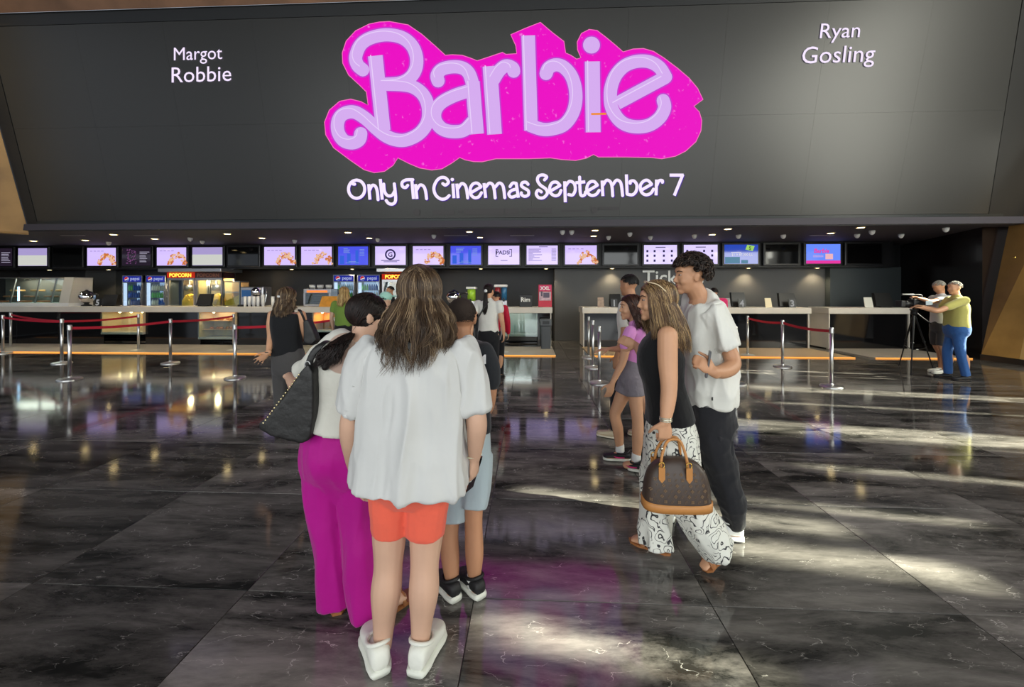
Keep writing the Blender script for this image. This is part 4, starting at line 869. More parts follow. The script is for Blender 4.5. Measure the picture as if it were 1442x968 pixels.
class Person:
    def __init__(s, label, base, facing, vox=.007, sk=None, group=None, name='person'):
        """facing: horizontal direction the trunk faces (world)"""
        s.base = Vector((base[0], base[1], 0)); s.root = thing(name, s.base, label, 'person', group)
        s.f = unit((facing[0], facing[1], 0)); s.r = Vector((s.f.y, -s.f.x, 0)); s.vox = vox; s.b = MB(); s.sk = sk
    def part(s, name, mb, m, vox=None, it=4, parent=None, fuse=True, sm=True, wr=None):
        me = solid(mb, vox or s.vox, it) if fuse else fixn(mb.mesh(name))
        if wr: wrinkle(me, *wr)
        return link(name, rel(me, s.base), m, parent or s.root, sm=sm)
    def body(s, it=5, vox=None): s.bo = s.part('body', s.b, s.sk, vox, it); return s.bo
    def limb(s, mb, pts, rad, n=14): mb.tube(pts, rad, side=s.r, n=n, sub=4)
    def head(s, c, f, sc=1.0, tilt=0, mb=None, female=True):
        """c = centre of the skull, f = looking direction (may point down)"""
        mb = mb or s.b; f = unit(f); r = f.cross(UP).normalized(); u = r.cross(f)
        if tilt: q = Matrix.Rotation(tilt, 3, f); r = q @ r; u = q @ u
        s.hc, s.hf, s.hr, s.hu, s.hs = Vector(c), f, r, u, sc; A = (r, f, u)
        P = lambda x, y, z: s.hc+(r*x+f*y+u*z)*sc
        E = lambda x, y, z, a, b, d, **k: mb.ell(P(x, y, z), (a*sc, b*sc, d*sc), A, **k)
        E(0, -.012, .03, .074, .090, .082); E(0, .022, -.012, .064, .068, .088); E(0, .028, -.055, .052, .055, .052)
        E(0, .064, -.094, .024, .022, .02); E(0, .066, .04, .05, .026, .03)                      # chin, brow
        for x in (-1, 1):
            E(.034*x, .058, -.03, .024, .026, .026); E(.073*x, -.008, -.008, .007, .019, .031); E(.078*x, -.014, .004, .008, .014, .02)   # cheeks, ears
        mb.tube([P(0, .080, .024), P(0, .091, -.002), P(0, .102, -.028)], [.006*sc, .0075*sc, .0095*sc], n=10)
        for x in (-1, 1): E(.010*x, .092, -.033, .008, .009, .006)
        E(0, .082, -.058, .022, .010, .006); E(0, .080, -.069, .019, .010, .007)               # lips
    def face(s, brow=(40, 26, 20), lips=(176, 112, 98)):
        P = lambda x, y, z: s.hc+(s.hr*x+s.hf*y+s.hu*z)*s.hs; A = (s.hr, s.hf, s.hu)
        for x in (-1, 1):
            e = s.part('eye', MB().ell(P(.031*x, .0765, .010), (.012*s.hs, .0085*s.hs, .0044*s.hs), A), mat('eye_white', (176, 164, 154), .4), fuse=False)
            s.part('iris', MB().ell(P(.031*x, .0835, .010), (.006*s.hs, .003*s.hs, .0056*s.hs), A), mat('iris_brown', (46, 28, 18), .2), fuse=False, parent=e)
        mb = MB()
        for x in (-1, 1): mb.tube([P(.014*x, .090, .030), P(.032*x, .086, .035), P(.052*x, .070, .029)], [.0025*s.hs, .003*s.hs, .0015*s.hs], n=6)
        s.part('eyebrows', mb, mat('brow_%d' % brow[0], brow, .7), fuse=False)
        mb = MB().ell(P(0, .0845, -.058), (.019*s.hs, .008*s.hs, .005*s.hs), A).ell(P(0, .0825, -.068), (.016*s.hs, .008*s.hs, .006*s.hs), A)
        s.part('lips', mb, mat('lips_%d' % lips[0], lips, .45), fuse=False)
    def neck(s, a, r=.052, top=None):
        t = top or (s.hc-s.hu*.055*s.hs-s.hf*.018*s.hs); s.b.tube([Vector(a)-Vector((0,0,.05)), a, (Vector(a)+t)/2, t], [r*1.25, r*1.08, r, r], side=s.r, sub=3)
    def hand(s, w, d, pn, sc=1.0, curl=.35, side=1, mb=None, thumb=.5, spread=.0):
        """w wrist, d pointing direction, pn palm normal (the way the palm looks); side=+1 when the thumb lies along d x pn"""
        mb = mb or s.b; d = unit(d); pn = Vector(pn); pn = unit(pn-d*pn.dot(d)); t = d.cross(pn)*side; w = Vector(w)
        mb.tube([w-d*.03*sc, w+d*.02*sc, w+d*.055*sc, w+d*.085*sc], [(.024*sc, .018*sc), (.031*sc, .017*sc), (.040*sc, .015*sc), (.037*sc, .012*sc)], side=t, n=14)
        for k, (off, L, r) in enumerate(((.030, .078, .0086), (.0105, .086, .0088), (-.0095, .080, .0085), (-.029, .062, .0076))):
            p = w+d*.082*sc+t*off*sc; q = d+t*(off*spread*8); q.normalize(); c = curl*(1+.12*k); pts = [p-d*.02*sc, p]; a = 0
            for seg, fr in ((.46, .55), (.30, 1.0), (.24, .8)):
                a += c*fr*1.25; p = p+(q*math.cos(a)+pn*math.sin(a))*(L*seg*sc); pts.append(p)
            mb.tube(pts, [r*sc, r*sc, r*.95*sc, r*.86*sc, r*.68*sc], n=10, sub=3)
        p = w+d*.018*sc+t*.026*sc; q = unit(d*.62+t*.72+pn*thumb*.6); q2 = unit(d*.9+t*.22+pn*thumb)
        mb.tube([p-q*.015*sc, p+q*.022*sc, p+q*.050*sc, p+q*.050*sc+q2*.030*sc, p+q*.050*sc+q2*.050*sc], [.015*sc, .0135*sc, .011*sc, .0098*sc, .0075*sc], n=10, sub=3)
    def shoe(s, heel, toe, wd=.094, hh=.10, upper=None, solem=None, sole_h=.026, name='shoe', lift=0, low=False, pitch=0):
        """heel/toe ground points; upper lofted along the foot, own sole; pitch tips the heel up about the toe"""
        h = Vector(heel); t = Vector(toe); d = t-h; L = d.length; d.normalize(); sd_ = Vector((d.y, -d.x, 0))
        prof = [(0, .26, .62), (.05, .33, .92), (.2, .40, 1.0), (.38, .40, .86), (.55, .44, .72), (.72, .50, .58), (.86, .47, .48), (.96, .33, .40), (1.0, .15, .30)]
        def ring(u, wf, hf, z0, z1, n=16, grow=0):
            out = []
            for i in range(n):
                a = 2*math.pi*i/n; c_, s_ = math.cos(a), math.sin(a); c_ = math.copysign(abs(c_)**.75, c_); s_ = math.copysign(abs(s_)**.7, s_)
                out.append(h+d*(u*L)+sd_*(c_*(wf*wd+grow))+UP*(z0+(z1-z0)*(s_*.5+.5)))
            return out
        def loft(rs):
            n = len(rs[0]); vs = [v for r in rs for v in r]; fs = [(k*n+i, k*n+(i+1) % n, (k+1)*n+(i+1) % n, (k+1)*n+i) for k in range(len(rs)-1) for i in range(n)]
            return vs, fs+[tuple(reversed(range(n))), tuple((len(rs)-1)*n+i for i in range(n))]
        def place(vs):
            if pitch:
                M = Matrix.Translation(t+UP*.01) @ Matrix.Rotation(-pitch, 4, sd_) @ Matrix.Translation(-(t+UP*.01)); vs = [M @ Vector(v) for v in vs]
            return [Vector(v)+UP*lift for v in vs]
        vs, fs = loft([ring(u, wf, hf, sole_h*.8, sole_h+(hh-sole_h)*hf) for u, wf, hf in prof]); sh_ = s.part(name, MB().add(place(vs), fs), upper, fuse=False)
        sub = sh_.modifiers.new('round', 'SUBSURF'); sub.levels = sub.render_levels = 1
        vs, fs = loft([ring(u, wf, hf, .002, sole_h, grow=.005) for u, wf, hf in prof]); s.part('sole', MB().add(place(vs), fs), solem or upper, fuse=False, parent=sh_)
        cl = [h+d*(.068+.052*math.cos(a))+sd_*(wd*.40*math.sin(a))+UP*(hh*.96-.012*math.cos(a)+.004*math.cos(2*a)) for a in [2*math.pi*q/16 for q in range(17)]]
        s.part('collar', MB().tube(place(cl), [.0085]*17, n=8, sub=1), upper, fuse=False, parent=sh_)
        return sh_
    def foot(s, heel, toe, ankle, wd=.085, mb=None):
        mb = mb or s.b; h, t = Vector(heel), Vector(toe); d = unit(t-h)
        mb.tube([h+d*.03+UP*.035, h+d*.10+UP*.045, h+d*.17+UP*.032, t-d*.02+UP*.018], [(.030, .030), (.034, .036), (wd*.5, .024), (wd*.42, .012)], side=(d.y, -d.x, 0), sub=3)

def strands(seeds, path, nseg, rad, jit, seed, sides=3):
    """hair locks as thin tapering tubes; returns mesh with a tone attribute"""
    rnd = random.Random(seed); V, Fc, T = [], [], []
    for sd_ in seeds:
        pts = path(sd_, rnd); tone = rnd.random()
        if isinstance(pts, tuple): pts, tn = pts; tone = .65*tn+.35*tone
        m = len(pts); k0 = len(V); R0 = rad*(.7+.6*rnd.random())
        for i, p in enumerate(pts):
            t = (pts[min(i+1, m-1)]-pts[max(i-1, 0)]).normalized(); a = t.orthogonal().normalized(); b = t.cross(a)
            u = i/(m-1); r = R0*(.55+.45*min(1, u*5))*(1-u**4*.85)
            for k in range(sides): V.append(p+(a*math.cos(2*math.pi*k/sides)+b*math.sin(2*math.pi*k/sides))*r); T.append(tone)
        for i in range(m-1):
            for k in range(sides): j = (k+1) % sides; Fc.append((k0+i*sides+k, k0+i*sides+j, k0+(i+1)*sides+j, k0+(i+1)*sides+k))
    me = bpy.data.meshes.new('hair'); me.from_pydata([tuple(v) for v in V], [], Fc); at_ = me.attributes.new('tone', 'FLOAT', 'POINT'); at_.data.foreach_set('value', T); me.update(); return me
def with_base(me, basemesh, tone=.2):
    """join a solid under-hair volume with the strands into one mesh"""
    bm = bmesh.new(); bm.from_mesh(me); lay = bm.verts.layers.float.get('tone'); n0 = len(bm.verts); bm.from_mesh(basemesh); bm.verts.ensure_lookup_table()
    for v in bm.verts[n0:]: v[lay] = tone+.25*noise.noise(v.co*9)
    bm.to_mesh(me); bm.free(); bpy.data.meshes.remove(basemesh); return me
def fall_hair(p, n, fall, m, length, spread=(.10, .10), wave=.008, seed=1, rad=.0026, back=.0, part_x=0.0, front_open=.55, cap=1.0, vox=.008, gather=None, nseg=18, taper=.25):
    """hair combed from a parting over the skull, then hanging: fall = direction of hang, length below skull centre"""
    c, f, r, u, s = p.hc, p.hf, p.hr, p.hu, p.hs; fall = unit(fall)
    ra, rb, rc = .083*s*cap, .101*s*cap, .094*s*cap; c0 = c+u*.026*s-f*.012*s
    def onhead(az, el, k=1.0):   # az 0 = back, +-pi = front ; el 1 = crown
        y = -math.cos(az)*math.cos(el); x = math.sin(az)*math.cos(el); return c0+r*(x*ra*k)+f*(y*rb*k)+u*(math.sin(el)*rc*k)
    def path(i, rnd):
        K = random.Random(seed*7919+i//12)                       # strands of one lock share their course
        q0 = K.random(); sg = 1 if K.random() < .5 else -1; qj = min(1, max(0, q0+.06*(rnd.random()-.5)))
        th = 1.02-2.0*qj; d0 = Vector((part_x+sg*.03*rnd.random(), math.sin(th), math.cos(th)))      # start on the parting, hairline to crown
        az = sg*math.pi*(front_open*(1-q0)**.8*(.75+.3*K.random())+.22*(K.random()-.35)); az += .2*(rnd.random()-.5); edge_ = abs(az)/(math.pi*front_open); fq = 5+6*K.random()
        ln = length*(.66+.42*K.random()**.7)*(.93+.1*rnd.random())*(1-taper*min(1, edge_)**1.5); k = 1+.09*rnd.random(); ph = K.random()*6.28+.5*rnd.random(); wv = wave*(.4+1.1*K.random()); jx, jy = (rnd.random()-.5)*.014, (rnd.random()-.5)*.014; tn = K.random()
        e1 = -.35; d1 = Vector((math.sin(az)*math.cos(e1), -math.cos(az)*math.cos(e1), math.sin(e1))); pts = []; ne = 8
        for q in range(ne):
            w_ = q/(ne-1); dv = d0.lerp(d1, w_)+Vector((sg*.35*min(1, abs(az)*.8)*math.sin(w_*math.pi), 0, .12*math.sin(w_*math.pi))); dv.normalize(); pts.append(c0+r*(dv.x*ra*k)+f*(dv.y*rb*k)+u*(dv.z*rc*k))
        st = pts[-1]; nf = nseg-ne
        for q in range(1, nf+1):
            w_ = q/nf; L_ = ln*w_
            tgt = st+fall*L_+r*(math.sin(az)*(spread[0]*math.sin(w_*2.2)*.8))-f*(math.cos(az)*spread[1]*math.sin(w_*1.9)*.6+back*w_)
            tgt = tgt+r*(wv*math.sin(ph+w_*fq)*w_+jx*w_)+f*(wv*math.cos(ph*1.7+w_*fq*.8)*w_+jy*w_); pts.append(tgt)
        return pts, tn
    me = strands(range(n), path, nseg, rad, 0, seed)
    mb = MB().ell(c0+u*.004, (ra*1.0, rb*1.0, rc*1.0), (r, f, u))
    if length > .12:
        a = c0-f*.045*s; mb.tube([a, a+fall*length*.45-f*back*.4, a+fall*length*.86-f*back*.8], [(ra*.92, .05*s), ((ra*.75+spread[0]*.35), .05*s), ((ra*.5+spread[0]*.25), .03*s)], side=r)
    base = solid(mb, vox, 3); bm = bmesh.new(); bm.from_mesh(base)
    kill = [v for v in bm.verts if (v.co-c0).dot(f) > .015*s and (v.co-c0).dot(u) < .05*s+.25*max(0, .05*s-(v.co-c0).dot(f))]
    bmesh.ops.delete(bm, geom=kill, context='VERTS'); bm.to_mesh(base); bm.free()
    o = link('hair', rel(with_base(me, base), p.base), m, p.root, sm=True); return o
def crop_hair(p, m, n=900, thick=.006, curl=0, seed=1, front=.1, low=-.25, rad=.003, blow=1.0, lift=0, line=.035):
    """short hair: cap plus short locks, optionally curled"""
    c, f, r, u, s = p.hc, p.hf, p.hr, p.hu, p.hs; c0 = c+u*(.026*s+lift)-f*.014*s; ra, rb, rc = .0765*s*blow, .0925*s*blow, .086*s*blow
    rnd = random.Random(seed)
    def path(i, _):
        for _k in range(40):
            z = 1-rnd.random()*(1-low+.2); a = rnd.random()*6.283; q = math.sqrt(max(0, 1-min(1, abs(z))**2)); y, x = math.sin(a)*q, math.cos(a)*q
            lim = low if y < -.35 else (.02 if y < .25 else .32)
            if z > lim: break
        nn = unit(r*x/ra+f*y/rb+u*z/rc); p0 = c0+r*(x*ra)+f*(y*rb)+u*(z*rc); t = unit(nn.cross(u)+nn*.01); pts = []
        if curl:
            R_ = curl*(.7+.6*rnd.random()); ph = rnd.random()*6.28; t2 = nn.cross(t)
            for k in range(10): a_ = ph+k*.85; pts.append(p0+nn*(thick*k/9)+(t*math.cos(a_)+t2*math.sin(a_))*R_*(.4+.6*k/9))
        else:
            d = unit(nn*.8-u*.6+f*.25*(1 if z > .5 else -.2)+t*(rnd.random()-.5)*.6)
            for k in range(5): pts.append(p0+d*(thick*k/4))
        return pts
    me = strands(range(n), path, 10, rad, 0, seed)
    mb = MB().ell(c0+u*.004-f*.006, (ra*1.0, rb*.99, rc*1.0), (r, f, u))
    # carve the face side away by keeping the cap high in front
    base = solid(mb, .009, 1)
    bm = bmesh.new(); bm.from_mesh(base)
    kill = [v for v in bm.verts if ((v.co-c0).dot(f) > .012*s and (v.co-c0).dot(u) < line*s) or (v.co-c0).dot(u) < (low*rc if (v.co-c0).dot(f) < -.3*rb else .0)]
    bmesh.ops.delete(bm, geom=kill, context='VERTS'); bm.to_mesh(base); bm.free()
    return link('hair', rel(with_base(me, base), p.base), m, p.root, sm=True)
def torso(mb, p, rows, sq=2.3, mod=None, caps=True):
    """rows: (point, half width, half depth)"""
    mb.tube([r[0] for r in rows], [(r[1], r[2]) for r in rows], side=p.r, n=28, sub=4, sq=sq, mod=mod, caps=caps)
LEFT = -RT
fold = lambda k, amp, ph=0: (lambda th, t, p: 1+amp*t*(math.cos(k*th+ph+2*t)+.6*math.cos((k*2-3)*th+1.3*ph))+amp*.5*noise.noise(p*7))
SK1 = skin('fair', (204, 164, 140)); SK2 = skin('tan', (196, 146, 112)); SK3 = skin('olive', (184, 134, 102)); SK4 = skin('warm', (206, 156, 122))
M_shoe_w = mat('shoe_white', (226, 226, 216), .55, bump=(.15, 30)); M_sole_w = mat('sole_white', (224, 226, 214), .5); M_shoe_b = mat('shoe_black', (24, 24, 26), .6, bump=(.2, 30)); M_sandal = mat('sandal_tan', (150, 96, 54), .5)
H_brown = hairmat('brown', (36, 25, 18), (88, 68, 50), (156, 132, 102), .4, .68, .92); H_dark = hairmat('dark', (16, 11, 10), (34, 22, 19), (58, 40, 34)); H_light = hairmat('highlit', (44, 30, 22), (112, 84, 58), (196, 164, 116), .4, .55, .82)
H_blond = hairmat('blond', (120, 88, 48), (210, 176, 116), (236, 212, 160)); H_black = hairmat('black', (12, 10, 10), (30, 24, 22), (46, 38, 34), .5); H_grey = hairmat('grey', (120, 116, 108), (186, 182, 172)); H_girl = hairmat('chestnut', (44, 26, 22), (84, 54, 44), (110, 78, 62))
def ponytail(p, m, tie, tail, n_cap=700, n_tail=420, w0=.02, w1=.05, seed=3, wave=.01, rad=.0022):
    """hair drawn tight over the skull to a tie point, then a loose tail along a curve"""
    c, f, r, u, s = p.hc, p.hf, p.hr, p.hu, p.hs; c0 = c+u*.026*s-f*.014*s; ra, rb, rc = .079*s, .096*s, .089*s; tie = Vector(tie); rnd = random.Random(seed)
    td = tie-c0; td = Vector((td.dot(r)/ra, td.dot(f)/rb, td.dot(u)/rc)).normalized()
    def path1(i, _):
        for _k in range(30):
            z = rnd.random()*1.35-.35; a = rnd.random()*6.283; q = math.sqrt(max(0, 1-z*z)); x, y = math.cos(a)*q, math.sin(a)*q
            if z > (.36 if y > .25 else (-.05 if y > -.1 else -.4)): break
        d0 = Vector((x, y, z)); k = 1.0+.05*rnd.random(); pts = []
        for q in range(8):
            d = d0.lerp(td, q/7); d.normalize(); pts.append(c0+(r*(d.x*ra)+f*(d.y*rb)+u*(d.z*rc))*k)
        pts.append(tie); return pts
    cv = cr2([tie]+[Vector(t) for t in tail], 5)
    def path2(i, _):
        a, q = rnd.random()*6.28, math.sqrt(rnd.random()); ph = rnd.random()*6.28; ln = .75+.25*rnd.random(); pts = []
        m_ = len(cv); 
        for k in range(m_):
            w_ = k/(m_-1)
            if w_ > ln: break
            e = cv[k]; wd = w0+(w1-w0)*math.sin(min(1, w_*1.25)*1.9); pts.append(e+(RT*math.cos(a)+FW*math.sin(a)*.7)*(wd*q)+(RT*math.sin(ph+9*w_)+UP*.4*math.cos(ph+8*w_))*(wave*w_))
        return pts
    me = strands(range(n_cap), path1, 9, rad, 0, seed); me2 = strands(range(n_tail), path2, 9, rad*1.1, 0, seed+1)
    bm = bmesh.new(); bm.from_mesh(me); bm.from_mesh(me2); bm.to_mesh(me); bm.free()
    mb = MB().ell(c0, (ra*.99, rb*.99, rc*.99), (r, f, u)).tube(cv, [w0*.6+(w1-w0)*.22*math.sin(min(1, k/(len(cv)-1)*1.25)*1.9) for k in range(len(cv))], sub=1)
    base = solid(mb, .008, 2); bm = bmesh.new(); bm.from_mesh(base)
    kill = [v for v in bm.verts if ((v.co-c0).dot(f) > .03*s and (v.co-c0).dot(u) < .03*s and (v.co-tie).length > .05)]
    bmesh.ops.delete(bm, geom=kill, context='VERTS'); bm.to_mesh(base); bm.free()
    return link('hair', rel(with_base(me, base), p.base), m, p.root, sm=True)

# ---------------------------------------------------------------- woman in white T-shirt and coral shorts
d = 1.68; g0 = ground(566, 945)
p = Person('woman seen from behind in a loose white T-shirt and coral shorts, long brown hair', g0, FW, .0062, SK1)
p.head(J(592, 416, 1.72), FW+UP*-.05, 1.0); p.neck(J(590, 468, 1.71))
b = p.b
torso(b, p, [(J(590,478,1.70), .07, .06), (J(588,496,1.70), .13, .07), (J(586,530,1.69), .165, .10), (J(584,590,d), .15, .10), (J(581,635,d), .16, .10), (J(580,660,d), .14, .08)])
p.limb(b, [J(532,506,1.69), J(507,545,1.67), J(494,598,1.67), J(497,640,1.74), J(502,668,1.82)], [.035, .036, .046, .038, .028])
p.hand(J(502,668,1.82), (.15, .25, -.9), RT, .95, .4, 1)
p.limb(b, [J(644,506,1.69), J(662,545,1.67), J(671,592,1.66), J(670,622,1.69), J(668,644,1.72)], [.035, .036, .045, .037, .027])
p.hand(J(668,644,1.72), (-.02, .12, -1), (-.9, .35, 0), .95, .65, 1)
for s_, pts in ((0, [J(552,690,d), J(549,745,d), J(547,795,1.67), J(544,832,1.655), J(541,872,1.66), J(539,910,1.66)]), (1, [J(606,690,d), J(601,745,d), J(598,795,1.67), J(597,832,1.655), J(594,872,1.66), J(592,910,1.66)])):
    p.limb(b, pts, [.085, .074, .060, .063, .047, .037])
hl, tl, hr_, tr = ground(537,956), ground(522,890), ground(584,957), ground(617,888)
p.foot(hl, tl, None); p.foot(hr_, tr, None); p.body(6)
mb = MB(); torso(mb, p, [(J(590,476,1.705), .085, .07), (J(588,487,1.70), .165, .095), (J(587,506,1.69), .205, .125), (J(585,555,1.685), .205, .14), (J(583,615,d), .215, .15), (J(581,650,d), .23, .16), (J(579.5,679,d), .243, .168)], mod=fold(9, .022, .6), sq=2.4, caps=False)
mb.tube([J(536,494,1.69), J(507,530,1.675), J(493,576,1.67)], [.075, .072, .066], side=p.r, mod=fold(4, .04), caps=False); mb.tube([J(640,492,1.69), J(661,530,1.675), J(668,576,1.665)], [.075, .072, .064], side=p.r, mod=fold(4, .04, 1), caps=False)
p.part('t_shirt', mb, cloth('white_tee', (200, 200, 198), bump=(.25, 7)), .0065, 3, wr=(.038, 8, 1.6, 2))
mb = MB(); torso(mb, p, [(J(580,655,d), .18, .115), (J(580,676,d), .195, .135), (J(580,705,d), .14, .09)], caps=False)
mb.tube([J(552,680,d), J(550,725,d), J(549.5,752,1.675)], [.098, .084, .073], side=p.r, caps=False); mb.tube([J(604,680,d), J(600,725,d), J(598.5,753,1.675)], [.1, .088, .079], side=p.r, caps=False)
p.part('shorts', mb, cloth('coral', (232, 100, 78)), .0065, 3, wr=(.004, 8, 14))
for h_, t_ in ((hl, tl), (hr_, tr)):
    o = p.shoe(h_, t_, .115, .115, M_shoe_w, M_sole_w, .03); fd = unit(t_-h_)
    lc = MB()
    for k in range(4): q = h_+fd*(.115+.025*k)+UP*(.094-.013*k); s2 = Vector((fd.y, -fd.x, 0)); lc.tube([q-s2*.028, q+UP*.006, q+s2*.028], [.004]*3, n=6)
    p.part('laces', lc, mat('lace_white', (236, 236, 230), .7), fuse=False, parent=o)
p.part('bracelet', MB().tube([J(668,641,1.72)+RT*(.031*math.cos(a))+FW*(.031*math.sin(a))+UP*.006*math.cos(a) for a in [2*math.pi*k/16 for k in range(17)]], [.0035]*17, n=6, sub=1), mat('bead_pale', (226, 220, 190), .3), fuse=False)
fall_hair(p, 3500, -UP+RT*-.03, H_brown, .30, (.075, .085), 0.022, 5, .0016, .03, .0, .80, 1.06, .009, nseg=18, taper=.42)
ph = J(667,668,1.775); t = thing('smartphone', ph, 'dark smartphone held low in the hand of the woman in coral shorts', 'phone')
Mx = Matrix.Rotation(.30, 4, 'Y') @ Matrix.Rotation(1.25, 4, 'Z')
link('phone_case', MB().box((-.037, -.004, -.072), (.037, .004, .072), Mx), mat('phone_dark', (22, 20, 20), .25), t); link('phone_rim', MB().box((-.0385, -.0028, -.0735), (.0385, .0028, .0735), Mx), mat('phone_gold', (190, 150, 110), .25, metal=.8), t); link('phone_lens', MB().box((.008, -.0062, .03), (.032, -.004, .064), Mx), mat('phone_glass', (10, 10, 12), .08), t)

# ---------------------------------------------------------------- woman in magenta trousers
d = 1.96; g0 = ground(500, 860)
p = Person('woman in a sheer white blouse and wide magenta trousers with dark ponytail', g0, FW+RT*.12, .0068, SK1)
p.head(J(519, 446, 1.99), RT*.84+FW*.52-UP*.16, 1.0); p.neck(J(508, 484, 1.98), .05); p.face()
b = p.b
torso(b, p, [(J(505,488,1.97), .07, .06), (J(492,500,1.97), .14, .08), (J(482,530,d), .135, .10), (J(479,575,d), .115, .085), (J(478,615,d), .125, .09), (J(478,640,d), .12, .07)])
p.limb(b, [J(455,500,1.95), J(440,530,1.98), J(425,556,2.02), J(414,540,2.16), J(407,530,2.28)], [.047, .045, .04, .034, .025]); p.hand(J(407,530,2.28), FW-UP*.2, -UP, .92, .4, -1)
p.limb(b, [J(515,502,1.98), J(528,540,2.03), J(530,575,2.10), J(540,575,2.25)], [.047, .044, .038, .026]); p.hand(J(540,575,2.25), FW+RT*.4, LEFT, .92, .5)
h1, t1, h2, t2 = ground(475,866), ground(482,826), ground(524,882), ground(566,848)
for pts in ([J(462,660,d), J(464,740,d), J(468,800,1.95), J(476,856,1.95)], [J(496,660,d), J(503,740,1.94), J(512,805,1.92), J(533,868,1.92)]): p.limb(b, pts, [.08, .058, .05, .034])
p.foot(h1, t1, None); p.foot(h2, t2, None); p.body(5)
mb = MB(); torso(mb, p, [(J(506,486,1.975), .072, .062), (J(494,496,1.97), .15, .085), (J(484,520,d), .152, .112), (J(480,560,d), .142, .108), (J(477,588,d), .166, .134), (J(476,600,d), .178, .145)], mod=fold(7, .018, 2), caps=False)
mb.tube([J(457,498,1.95), J(440,512,1.96), J(424,522,2.02)], [.056, .05, .042], side=UP, caps=False); mb.tube([J(513,500,1.98), J(527,540,2.03), J(530,570,2.09)], [.062, .056, .05])
def sheer():
    m = cloth('cream_blouse', (206, 204, 194), bump=(.35, 12)); nt = m.node_tree; b_ = nt.nodes['Principled BSDF']; tc = nt.nodes.new('ShaderNodeTexCoord'); vd = nt.nodes.new('ShaderNodeVectorMath'); vd.operation = 'DISTANCE'; r_ = nt.nodes.new('ShaderNodeValToRGB')
    vd.inputs[1].default_value = J(487, 494, 1.87)-p.base; nt.links.new(tc.outputs['Object'], vd.inputs[0]); mr = nt.nodes.new('ShaderNodeMapRange'); mr.inputs[2].default_value = .2; nt.links.new(vd.outputs['Value'], mr.inputs[0])
    e = r_.color_ramp.elements; e[0].position = .53; e[0].color = (*lin((176, 150, 136)), 1); e[1].position = .55; e[1].color = (*lin((206, 204, 194)), 1)
    nt.links.new(mr.outputs[0], r_.inputs[0]); nt.links.new(r_.outputs[0], b_.inputs['Base Color']); return m
bl = p.part('blouse', mb, sheer(), .007, 4, wr=(.014, 7, 2))
p.part('collar', MB().tube([J(500,484,1.93), J(510,486,1.915), J(523,482,1.93)], [(.012, .012)]*3, n=8), mat('cloth_collar', (232, 232, 228), .7), fuse=False, parent=bl)
mb = MB(); torso(mb, p, [(J(477,600,d), .140, .11), (J(477,618,d), .160, .13), (J(477,640,d), .172, .14), (J(478,665,d), .165, .12), (J(478,700,d), .11, .06)], caps=False)
mb.tube([J(459,655,d), J(459,710,d), J(466,770,1.95), J(471,825,1.945), J(473,848,1.945)], [.100, .088, .078, .078, .078], side=p.r, mod=fold(5, .05), caps=False)
mb.tube([J(498,655,d), J(502,710,d), J(507,770,1.93), J(514,830,1.915), J(520,862,1.91)], [.100, .088, .08, .08, .08], side=p.r, mod=fold(5, .05, 1.5), caps=False)
p.part('trousers', mb, cloth('magenta', (168, 4, 128), .6, (.4, 10)), .007, 5, wr=(.022, 7, 1.3))
for h_, t_ in ((h1, t1), (h2, t2)):
    o = p.part('sandal', MB().prism([h_+UP*.002+v for v in [Vector((fd.x*L_+sx*wd_*fd.y, fd.y*L_-sx*wd_*fd.x, 0)) for fd in [unit(t_-h_)] for L_, wd_, sx in ((-.01,.02,1),(.02,.036,1),(.12,.036,1),(.19,.046,1),(.24,.03,1),(.255,0,1),(.24,.03,-1),(.19,.046,-1),(.12,.036,-1),(.02,.036,-1),(-.01,.02,-1))]], UP*.014), M_sandal, fuse=False, sm=False)
    fd = unit(t_-h_); s2 = Vector((fd.y, -fd.x, 0)); q = h_+fd*.16
    p.part('strap', MB().tube([q-s2*.044+UP*.012, q-s2*.03+UP*.05, q+UP*.062, q+s2*.03+UP*.05, q+s2*.044+UP*.012], [(.012, .003)]*5, side=fd, n=8), M_sandal, fuse=False, parent=o)
    p.part('buckle', MB().bbox(tuple(q+UP*.066-Vector((.012,.012,.004))), tuple(q+UP*.066+Vector((.012,.012,.004))), .003), mat('brass', (220, 180, 90), .25, metal=1), fuse=False, parent=o)
ponytail(p, H_dark, J(494,470,1.91), [J(480,482,1.87), J(466,497,1.84), J(458,518,1.83)], 1200, 700, .02, .045, 4, .03)
P_ = lambda x, y, z: p.hc+(p.hr*x+p.hf*y+p.hu*z)
gl_ = MB(); 
for x in (-1, 1): gl_.tube([P_(.033*x+.024*math.cos(a), .100-.008*abs(math.cos(a)), .010+.02*math.sin(a)) for a in [2*math.pi*k/12 for k in range(13)]], [.0022]*13, n=6, sub=1); gl_.tube([P_(.058*x, .09, .015), P_(.078*x, .02, .015), P_(.08*x, -.01, .01)], [.002]*3, n=6)
p.part('glasses', gl_, mat('glasses_frame', (60, 40, 28), .3, metal=.5), fuse=False)
